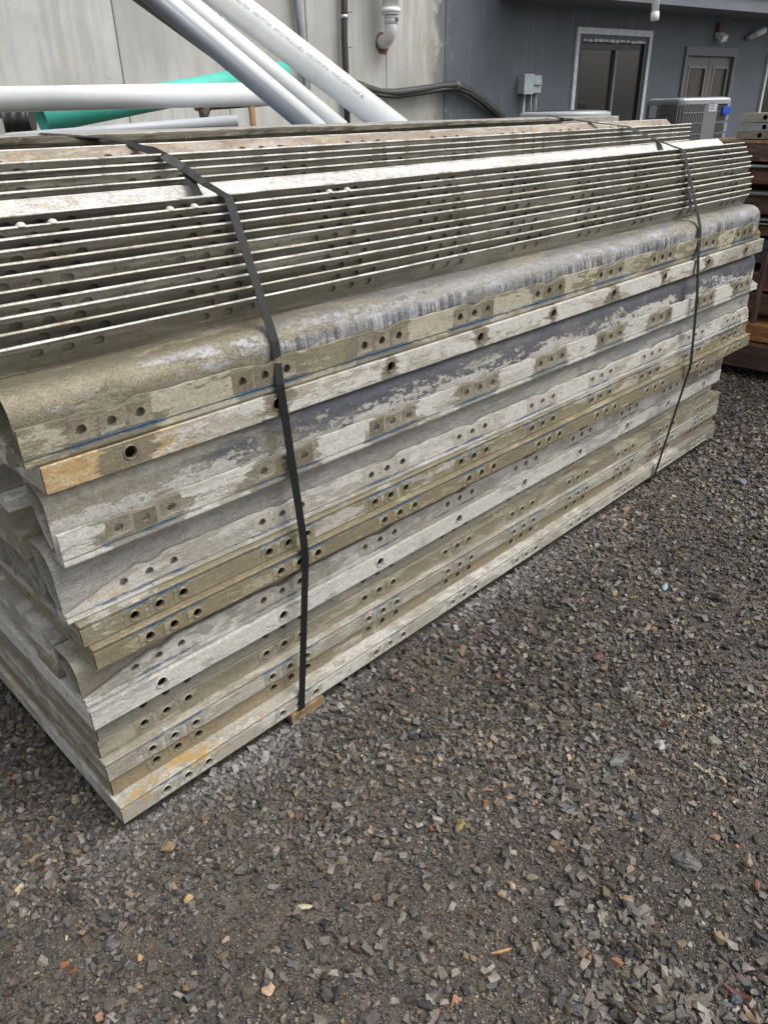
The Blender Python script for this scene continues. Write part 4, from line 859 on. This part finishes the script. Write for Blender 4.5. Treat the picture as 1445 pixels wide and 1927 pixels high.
n = 7; b.add(vs, [(i*n+j, (i+1)*n+j, (i+1)*n+(j+1) % n, i*n+(j+1) % n) for i in range(NX) for j in range(n)]+[tuple(range(n)), tuple(range(NX*n+n-1, NX*n-1, -1))])
tw = NT('peeling_ply'); ta = tw.noise(tw.vec((3, 20, 40)), 4, 6, .7, .6); tf = tw.noise(tw.vec((6, 6, 6)), 9, 6, .72); ng = tw.n('ShaderNodeNewGeometry'); nsep = tw.n('ShaderNodeSeparateXYZ'); tw.l(ng.outputs['Normal'], nsep.inputs[0])
wc = tw.mix(tw.ramp(ta, .35, .65), (.040, .035, .024), (.11, .098, .068)); wc = tw.mix(tw.ma('MULTIPLY', tw.ramp(tf, .60, .66), .6), wc, (.30, .27, .20))
tw.bump(tf, .6, .003); tag(b.obj('plank', tw.done(wc, .7, 0, .3)), 'dark weathered plank with peeling pale edge along the back top of the pile', 'plank')

# ---------------------------------------------------------------- straps
tS = NT('black_strap'); sn = tS.noise(tS.vec(), 900, 2, .5); sv = tS.ramp(tS.voro(tS.vec(), 260), .14, .22)
tS.bump(tS.ma('ADD', sn, tS.ma('MULTIPLY', sv, -1.5)), .5, .001)
M_strap = tS.done(tS.mix(sv, (.05, .05, .053), (.009, .009, .010)), tS.ramp(sn, .3, .7, .38, .55), 0, .35)
def ribbon(pts, wid, th=.0012):
    """pts: (point, width direction) pairs; a flat band that may twist"""
    b = MB(); P = []; 
    for i in range(len(pts)-1):
        (p, w), (q, w2) = pts[i], pts[i+1]; p, q, w, w2 = Vector(p), Vector(q), Vector(w).normalized(), Vector(w2).normalized(); k = max(2, int((q-p).length/.02))
        for j in range(k): s_ = j/k; P.append((p.lerp(q, s_), w.lerp(w2, s_).normalized()))
    P.append((Vector(pts[-1][0]), Vector(pts[-1][1]).normalized())); n = len(P); vs = []
    for i, (p, w) in enumerate(P):
        t = (P[min(i+1, n-1)][0]-P[max(0, i-1)][0]).normalized(); w = (w-t*w.dot(t)).normalized(); nn = t.cross(w)
        for a, c in ((-1, -1), (1, -1), (1, 1), (-1, 1)): vs.append(p+w*(a*wid/2)+nn*(c*th/2))
    fs = [(i*4+j, i*4+(j+1) % 4, (i+1)*4+(j+1) % 4, (i+1)*4+j) for i in range(n-1) for j in range(4)]+[(3, 2, 1, 0), tuple((n-1)*4+j for j in range(4))]
    return b.add(vs, fs)
X = (1, 0, 0)
def P3(px_, py_, y): p = on_y(px_, py_, y); return tuple(map(float, p))
def lerp(a, b_, t): return tuple(a[i]+(b_[i]-a[i])*t for i in range(3))
WS = .0185
st1 = thing('strap', 'black strap tied round the near end of the pile', 'strap', group='black straps round the pile')
s1 = [((.457, .05, -.004), X), ((.457, -.004, -.004), X), (P3(568, 1325, -.004), X), (P3(575, 1052, -.011), X), (P3(572, 1020, -.014), X), (P3(527, 722, -.010), X), ((.483, .008, .876), X), (P3(430, 371, .112), X), (P3(421, 366, .120), X)]
s1 += [(P3(385, 345, .19), (1, -.1, .1)), (P3(345, 315, .232), (1, -.1, .3)), (P3(308, 293, .256), (1, -.1, .35)), (P3(285, 283, .30), (.8, .1, .6)), (P3(262, 277, .34), (1, 0, .3)), (P3(236, 266.5, .375), (1, 0, .1)), (P3(190, 259.5, .422), (1, .2, .0)), (P3(120, 254.5, .450), (1, 0, 0)), (P3(75, 251.5, .475), (1, 0, 0))]
ribbon(s1, WS).obj('band', M_strap, st1)
ribbon([(P3(352, 322, .232), (1, 0, .2)), (P3(362, 345, .205), (1, 0, 0)), (P3(376, 373, .165), (1, 0, 0))], WS).obj('loose_end', M_strap, st1)
st2 = thing('strap', 'black strap tied round the far end of the pile', 'strap', group='black straps round the pile')
yk = -.058
s2 = [((2.222, .05, -.004), X), ((2.222, -.005, -.004), X), (P3(1230, 897, -.005), X), (P3(1293, 705, yk+.006), X), (P3(1299, 685, yk-.002), X), (P3(1311, 560, -.050), X), (P3(1313, 482, -.030), X), ((2.232, -.006, .898), X), (P3(1287, 286, .086), X), (P3(1282, 281, .094), X), (P3(1262, 274, .15), X), (P3(1236, 263.5, .205), X), (P3(1205, 250, .238), X), (P3(1176, 237.8, .262), X), (P3(1150, 234.5, .31), X), (P3(1110, 229.5, .37), X), (P3(1050, 221, .440), X), (P3(1030, 217.5, .475), X)]
ribbon(s2, WS).obj('band', M_strap, st2)
ribbon([(P3(1294, 322, .082), X), (P3(1297, 360, .055), X), (P3(1298.5, 398, .022), X)], WS*.95).obj('loose_end', M_strap, st2)
ribbon([(P3(1232, 261, .225), X), (P3(1240, 272, .19), X), (P3(1244, 284, .165), X)], WS).obj('loose_end', M_strap, st2)

# ---------------------------------------------------------------- three small forms on the timber stack
m_sf = [mat_form('small_form_%s' % s_, c_, d_, .5, tan, .5, seed=60+i, rust=.3) for i, (s_, c_, d_) in enumerate((('buff', (.40, .36, .26), cream), ('grey', (.36, .37, .38), (.45, .46, .47)), ('drab', (.31, .29, .23), (.40, .38, .31))))]
for i, (pt_, pb_, ptx, phx, lab) in enumerate(((213, 228, 1394, 1439, 'buff small form on top of the three at far right'), (231, 246, 1391, 1437, 'grey small form between two others at far right'), (248, 260, 1385, 1428, 'drab small form lowest of the three at far right'))):
    XS = XT+.03; e_ = on_x(ptx, (pt_+pb_)/2, XS); z1 = float(on_x(1420, pt_, XS)[2]); z0_ = float(on_x(1420, pb_+1.5, XS)[2]); hy = float(on_x(phx, (pt_+pb_)/2, XS)[1]); Lw = 1.6
    rt2 = thing('small_form', lab, 'form panel', (XS, float(e_[1]), z0_), (0, 0, -math.pi/2), 'small forms on the timber stack')
    hh = z1-z0_
    b = MB(); b.holed(0, Lw, 0, hh, [float(e_[1])-hy+.3*k for k in range(4)], .011, hh*.5, 0, .01, .02, .1); b.extrude([(.4, hh), (.4, 0), (0, 0)], lin(0, Lw, 2), False); b.add([(0, 0, 0), (0, .4, 0), (0, .4, hh), (0, 0, hh)], [(0, 3, 2, 1)])
    b.extrude([(.01, hh), (.4, hh)][::-1], lin(0, Lw, 2), False)
    b.obj('side_rail', m_sf[i], rt2)

# ================================================================ GRAVEL
def hull_proto(npt, seed, squash=(1, 1, .7)):
    import bmesh
    r = np.random.default_rng(seed); p = r.normal(size=(npt, 3)); p /= np.linalg.norm(p, axis=1)[:, None]; p *= r.uniform(.75, 1.1, (npt, 1)); p *= np.array(squash)*r.uniform(.75, 1.2, 3)
    bm = bmesh.new(); vs = [bm.verts.new(q) for q in p]; res = bmesh.ops.convex_hull(bm, input=vs)
    bmesh.ops.delete(bm, geom=[v for v in bm.verts if not v.link_faces], context='VERTS'); bmesh.ops.triangulate(bm, faces=bm.faces)
    bm.verts.index_update(); V_ = np.array([v.co[:] for v in bm.verts]); F_ = np.array([[v.index for v in f.verts] for f in bm.faces]); bm.free(); return V_, F_
def scatter(name, pos, size, cols, protos, label, cat, m, flat=.75, sink=.35):
    N = len(pos); which = rng.integers(0, len(protos), N); VV = []; FF = []; CC = []; off = 0
    for k, (V_, F_) in enumerate(protos):
        ids = np.nonzero(which == k)[0]; n_ = len(ids)
        if not n_: continue
        yaw = rng.uniform(0, 2*np.pi, n_); tl = rng.normal(0, .32, n_); tl2 = rng.normal(0, .32, n_)
        cz_, sz_ = np.cos(yaw), np.sin(yaw); cx_, sx_ = np.cos(tl), np.sin(tl); cy_, sy_ = np.cos(tl2), np.sin(tl2)
        Rz = np.zeros((n_, 3, 3)); Rz[:, 0, 0] = cz_; Rz[:, 0, 1] = -sz_; Rz[:, 1, 0] = sz_; Rz[:, 1, 1] = cz_; Rz[:, 2, 2] = 1
        Rx = np.zeros((n_, 3, 3)); Rx[:, 0, 0] = 1; Rx[:, 1, 1] = cx_; Rx[:, 1, 2] = -sx_; Rx[:, 2, 1] = sx_; Rx[:, 2, 2] = cx_
        Ry = np.zeros((n_, 3, 3)); Ry[:, 1, 1] = 1; Ry[:, 0, 0] = cy_; Ry[:, 0, 2] = sy_; Ry[:, 2, 0] = -sy_; Ry[:, 2, 2] = cy_
        Rm = Rz@Rx@Ry
        sc = size[ids][:, None]*np.stack([rng.uniform(.8, 1.35, n_), rng.uniform(.7, 1.0, n_), rng.uniform(.55, flat+.3, n_)], 1)
        v = np.einsum('nij,nkj->nki', Rm, V_[None]*sc[:, None, :])
        lowest = v[:, :, 2].min(1); hgt = v[:, :, 2].max(1)-lowest
        v = v+pos[ids][:, None, :]; v[:, :, 2] -= (lowest+hgt*sink*rng.uniform(.3, 1.2, n_))[:, None]
        nv = V_.shape[0]; VV.append(v.reshape(-1, 3)); FF.append((F_[None]+(np.arange(n_)*nv)[:, None, None]+off).reshape(-1, 3)); CC.append(np.repeat(cols[ids], nv, 0)); off += n_*nv
    VV = np.concatenate(VV); FF = np.concatenate(FF); CC = np.concatenate(CC)
    me = bpy.data.meshes.new(name); me.vertices.add(len(VV)); me.vertices.foreach_set('co', VV.astype(np.float32).ravel())
    me.loops.add(FF.size); me.loops.foreach_set('vertex_index', FF.astype(np.int32).ravel()); me.polygons.add(len(FF)); me.polygons.foreach_set('loop_start', np.arange(0, FF.size, 3, dtype=np.int32))
    me.update(calc_edges=True)
    ca = me.color_attributes.new('stone_colour', 'FLOAT_COLOR', 'POINT'); ca.data.foreach_set('color', np.concatenate([CC, np.ones((len(CC), 1))], 1).astype(np.float32).ravel())
    me.materials.append(m); me.polygons.foreach_set('use_smooth', np.zeros(len(FF), bool))
    return tag(link(name, me), label, cat, kind='stuff')
tst = NT('wet_stone'); at_ = tst.n('ShaderNodeAttribute'); at_.attribute_name = 'stone_colour'
n1 = tst.noise(tst.vec(), 160, 5, .7); n2 = tst.noise(tst.vec((1, 1, 1), (4, 4, 4)), 30, 4, .6); n3 = tst.noise(tst.vec((1, .3, 1)), 420, 3, .6)
cst = tst.mix(tst.ramp(n1, .3, .7, 0, .55), at_.outputs['Color'], tst.mix(1.0, at_.outputs['Color'], (.45, .43, .42), 'MULTIPLY'))
cst = tst.mix(tst.ramp(n2, .52, .66, 0, .45), cst, (.085, .068, .05)); cst = tst.mix(tst.ramp(n3, .62, .72, 0, .5), cst, (.30, .29, .28))
tst.bump(tst.ma('ADD', n1, tst.ma('MULTIPLY', n3, .4)), .6, .0015)
M_stone = tst.done(cst, tst.ramp(n2, .3, .7, .28, .62), 0, .5)

def covered(x, y, m=0.0): return (x > .01+m) & (x < 2.73) & (y > .012+m) & (y < .88)
def vnoise(x, y, f, s):
    return (np.sin(f*x*1.0+s)*np.sin(f*y*1.3+s*1.7)+np.sin(f*(x*.6+y*.9)*1.9+s*2.1)*.6+np.sin(f*(x*1.1-y*.8)*2.7+s*.7)*.4)/2
def inview(x, y, pad):
    v = np.stack([x-CAMP[0], y-CAMP[1], np.full_like(x, GZ-CAMP[2])], 1); d = v@_fw; u_ = (v@_R)/d*FPX+CX; w_ = (v@_D)/d*FPX+CY
    return (d > .1) & (u_ > -pad) & (u_ < PW+pad) & (w_ > 0) & (w_ < PH+pad)
palette = np.array([.91, .85, .78])*np.array([(.075, .073, .071), (.11, .105, .10), (.045, .046, .05), (.155, .148, .138), (.10, .088, .072), (.075, .068, .062), (.16, .15, .135), (.13, .105, .078), (.055, .06, .07), (.19, .18, .165), (.095, .075, .07), (.24, .185, .115), (.30, .25, .17), (.22, .11, .055)])
pw = np.array([11, 11, 10, 9, 12, 10, 6, 8, 5, 3.5, 5, 2.2, 1.0, .6]); pw /= pw.sum()
def stones(N, xr, yr, smin, smax, power, keep, pad):
    x = rng.uniform(*xr, N); y = rng.uniform(*yr, N); k = ~covered(x, y) & inview(x, y, pad); x, y = x[k], y[k]
    k = rng.uniform(size=len(x)) < keep(x, y); x, y = x[k], y[k]
    s_ = smin+(smax-smin)*rng.power(1/power, len(x))*(1+.35*vnoise(x, y, 3.1, 5.0))
    c_ = palette[rng.choice(len(palette), len(x), p=pw)]*rng.uniform(.5, 1.45, (len(x), 1))
    c_ = c_*(1.0+.30*vnoise(x, y, 2.3, 4.0)+.16*vnoise(x, y, 7.0, 1.0))[:, None]*.97
    edge_ = np.exp(-np.maximum(0, -y-.01)/.05)*(x > -.1)*(x < 1.9)*(y < .02)*(vnoise(x, y, 6, 3)*.6+.55)
    g_ = np.clip(edge_, 0, 1)[:, None]; c_ = c_*(1-g_)+g_*np.array([.22, .213, .20])*rng.uniform(.6, 1.25, (len(x), 1))
    return np.stack([x, y, bumpz(x, y)], 1), s_, c_
def cl(x, y): return np.clip(.50+.95*vnoise(x, y, 4.2, .6)+.55*vnoise(x, y, 13, 2.2)+.35*np.exp(-np.maximum(0, -y)/.15)+.25*(x > 2.2), .22, 1)
def block_proto(seed):
    """an angular crushed stone: a jittered block with one or two corners struck off"""
    import bmesh
    r = np.random.default_rng(seed); c8 = np.array([(x, y, z) for x in (-1, 1) for y in (-1, 1) for z in (-1, 1)], float)*.72
    c8 += r.uniform(-.30, .30, c8.shape); c8 *= np.array([1.05, .85, .72])
    kk = r.integers(0, 8); q = c8[kk]; ext = [q*.55+c8[j]*.45 for j in range(8) if np.abs(np.sign(c8[j])-np.sign(q)).sum() == 2]
    pts = np.concatenate([np.delete(c8, kk, 0), np.array(ext)]) if len(ext) == 3 and seed % 3 else c8
    bm = bmesh.new(); vs = [bm.verts.new(p) for p in pts]; bmesh.ops.convex_hull(bm, input=vs); bmesh.ops.delete(bm, geom=[v for v in bm.verts if not v.link_faces], context='VERTS')
    bmesh.ops.triangulate(bm, faces=bm.faces); bm.verts.index_update(); V_ = np.array([v.co[:] for v in bm.verts]); F_ = np.array([[v.index for v in f.verts] for f in bm.faces]); bm.free(); return V_, F_
protos = [block_proto(100+i) for i in range(28)]+[hull_proto(9, 200+i, (1, .9, .8)) for i in range(8)]
grit_p = [hull_proto(6, 300+i, (1, 1, .8)) for i in range(12)]
P_, S_, C_ = stones(600000, (-1.0, 5.2), (-2.0, 1.4), .0025, .0108, 2.0, cl, 100)
dist = np.linalg.norm(P_-CAMP, axis=1)
k = (rng.uniform(size=len(P_)) < np.clip((2.4/dist)**1.2, .22, 1)*.92); P_, S_, C_, dist = P_[k], S_[k], C_[k], dist[k]
S_ = S_*np.where(dist > 2.6, 1.15, 1.0)
scatter('gravel', P_, S_, C_, protos, 'wet dark crushed gravel with brown and tan stones strewn over mud', 'gravel', M_stone)
print('stones', len(P_))
P_, S_, C_ = stones(9000, (-1.0, 5.0), (-2.0, 1.2), .0095, .0165, 2.4, lambda x, y: np.clip(cl(x, y)*.55, 0, 1), 220)
k = rng.uniform(size=len(P_)) < .6; scatter('gravel', P_[k], S_[k], C_[k], protos, 'larger angular stones among the dark gravel', 'gravel', M_stone)
P_, S_, C_ = stones(900000, (-.6, 3.0), (-1.5, .9), .0013, .0042, 1.7, lambda x, y: np.full(len(x), .9), 60)
dist = np.linalg.norm(P_-CAMP, axis=1); k = rng.uniform(size=len(P_)) < np.clip((2.0/dist)**2, 0, 1)*.85
scatter('grit', P_[k], S_[k], C_[k]*1.15, grit_p, 'fine grit and sand between the stones', 'grit', M_stone, .9, .3)
print('grit', k.sum())
# larger stones that stand out, each a thing
def big_stone(px_, py_, wpx, label, col, cat='stone', sq=(1, .8, .6), seed=0, name='stone', rot=None):
    p = on_z(px_, py_, GZ+.003); d = float(np.linalg.norm(p-CAMP)); r_ = wpx/FPX*d/2
    import bmesh; from mathutils import noise as mn
    V_, F_ = hull_proto(16, 900+seed, sq); bm = bmesh.new(); bv = [bm.verts.new(q) for q in V_]; [bm.faces.new([bv[i] for i in f]) for f in F_]
    bmesh.ops.subdivide_edges(bm, edges=bm.edges, cuts=3, use_grid_fill=True); bmesh.ops.smooth_vert(bm, verts=bm.verts, factor=.45, use_axis_x=True, use_axis_y=True, use_axis_z=True)
    for v in bm.verts:
        q = v.co*2.3+Vector((seed*3.7, seed, 0)); v.co += v.co.normalized()*(mn.noise(q)*.14+mn.noise(q*3)*.07+mn.noise(q*7)*.03)
    bm.verts.index_update(); V_ = np.array([v.co[:] for v in bm.verts])*r_*.92; V_[:, 2] -= V_[:, 2].min()*.30-.003; b = MB(); b.add(V_.tolist(), [[v.index for v in f.verts] for f in bm.faces]); bm.free()
    t = NT('stone_'+str(seed)); a = t.noise(t.vec(), 90, 6, .75); a2 = t.noise(t.vec(), 260, 4, .6)
    c = t.mix(t.ramp(a, .35, .68), tuple(v*.6 for v in col), col); c = t.mix(t.ramp(a2, .55, .7, 0, .4), c, tuple(v*.5 for v in col)); t.bump(t.ma('ADD', a, a2), .7, .002)
    o = b.obj(name, t.done(c, .5, 0, .45), None, (float(p[0]), float(p[1]), float(bumpz(p[0], p[1]))), (0, 0, rot if rot is not None else random.uniform(0, 6)))
    return tag(o, label, cat, 'stones that stand out of the gravel')
random.seed(77)
for i, (px_, py_, w_, lab, c_) in enumerate((
    (507, 1863, 36, 'pinkish tan blocky stone near the bottom edge', (.46, .33, .22)), (1288, 1612, 56, 'large dark grey angular stone at right', (.10, .10, .098)),
    (1180, 1702, 44, 'dark slab-like stone left of the gravel heap at right', (.07, .072, .074)), (1340, 1395, 34, 'smooth greenish oval pebble at right', (.20, .19, .14)),
    (1242, 1400, 36, 'white quartz chip at right', (.42, .42, .41)), (1162, 1425, 44, 'long grey splinter of slate at right', (.17, .17, .16)),
    (1410, 1615, 32, 'pale brown rounded stone by the right edge', (.33, .26, .19)), (318, 1595, 34, 'ochre lump of stone just below the pile corner', (.26, .19, .11)),
    (37, 1670, 26, 'pale yellow stone near the left edge', (.50, .40, .24)), (355, 1690, 24, 'honey-coloured round stone in the foreground', (.42, .29, .13)),
    (428, 1768, 24, 'light brown pebble in the lower middle', (.35, .27, .17)), (262, 1800, 18, 'small golden stone at lower left', (.46, .34, .15)),
    (865, 1550, 32, 'mustard-coloured flat stone in the middle of the gravel', (.30, .235, .085)), (1000, 1648, 30, 'dull olive stone in front of the slab-like one', (.17, .15, .10)),
    (640, 1330, 26, 'pale grey stone close to the near strap', (.34, .34, .32)), (893, 1138, 30, 'pale grey stone against the bottom form, mid pile', (.30, .30, .28)),
    (1126, 1237, 32, 'dark rusty brown wedge of stone lying alone', (.10, .06, .04)), (1346, 1570, 22, 'small brick-coloured pebble at right', (.24, .12, .09)),
    (945, 1680, 22, 'tan ribbed stone lower middle', (.30, .23, .15)), (210, 1775, 40, 'purple-grey stone at lower left', (.15, .13, .14)),
    (775, 1383, 44, 'black flat stone in the middle distance', (.05, .055, .06)), (1392, 905, 30, 'bluish grey stone right of the pile', (.16, .18, .20)),
    (1385, 1880, 34, 'blue-black stone beside the fallen leaf', (.055, .065, .085)), (142, 1505, 22, 'creamy elongated pebble left of the pile corner', (.36, .32, .24)))):
    big_stone(px_, py_, w_, lab, c_, seed=i, sq=(1, .62 + .25*((i*37) % 10)/10, .5 + .15*((i*53) % 10)/10))
# bluish shard, wood splinters, leaf
def shard(px_, py_, lpx, wpx, label, name, cat, col, th=.003, rot=0.0, bend=0.0, rough=.5):
    p = on_z(px_, py_, GZ+.012); d = float(np.linalg.norm(p-CAMP)); a = lpx/FPX*d/2; c_ = wpx/FPX*d/2
    b = MB(); n = 8; vs = []
    for i in range(n+1):
        s_ = -1+2*i/n; w_ = c_*(1-abs(s_)**2.2*.75)*(1+.15*math.sin(i*2.3)); zb = bend*(s_*s_)*a
        for (yy, zz) in ((-w_, 0), (w_, 0), (w_*.9, th), (0, th*1.4), (-w_*.9, th)): vs.append((s_*a, yy, zz+zb))
    b.add(vs, [(i*5+j, (i+1)*5+j, (i+1)*5+(j+1) % 5, i*5+(j+1) % 5) for i in range(n) for j in range(5)]+[(4, 3, 2, 1, 0), tuple(n*5+j for j in range(5))])
    return tag(b.obj(name, mat_plain(name, col, rough, 0, .3, 60, .3), None, (float(p[0]), float(p[1]), float(bumpz(p[0], p[1]))+.009), (random.uniform(-.15, .15), random.uniform(-.1, .1), rot)), label, cat)
shard(1250, 1108, 20, 9, 'pale blue plastic shard lying on the gravel', 'plastic_shard', 'shard', (.25, .36, .46), .003, .3)
shard(943, 1783, 36, 6, 'orange-brown wood splinter lying in the lower gravel', 'wood_splinter', 'splinter', (.30, .16, .06), .003, -.55)
shard(572, 1706, 28, 9, 'pale straw-coloured wood chip in the foreground', 'wood_chip', 'wood chip', (.42, .36, .25), .003, -.75)
shard(1388, 1862, 40, 9, 'wet red leaf curled on the gravel at lower right', 'leaf', 'leaf', (.10, .026, .018), .0012, -1.3, .3, .3)
shard(1412, 1905, 26, 9, 'small brown leaf at the bottom right corner', 'leaf', 'leaf', (.15, .09, .035), .001, -2.0, .2, .4)
shard(1428, 1655, 20, 8, 'little red leaf scrap at the right edge', 'leaf', 'leaf', (.15, .055, .04), .001, .4, .1, .4)
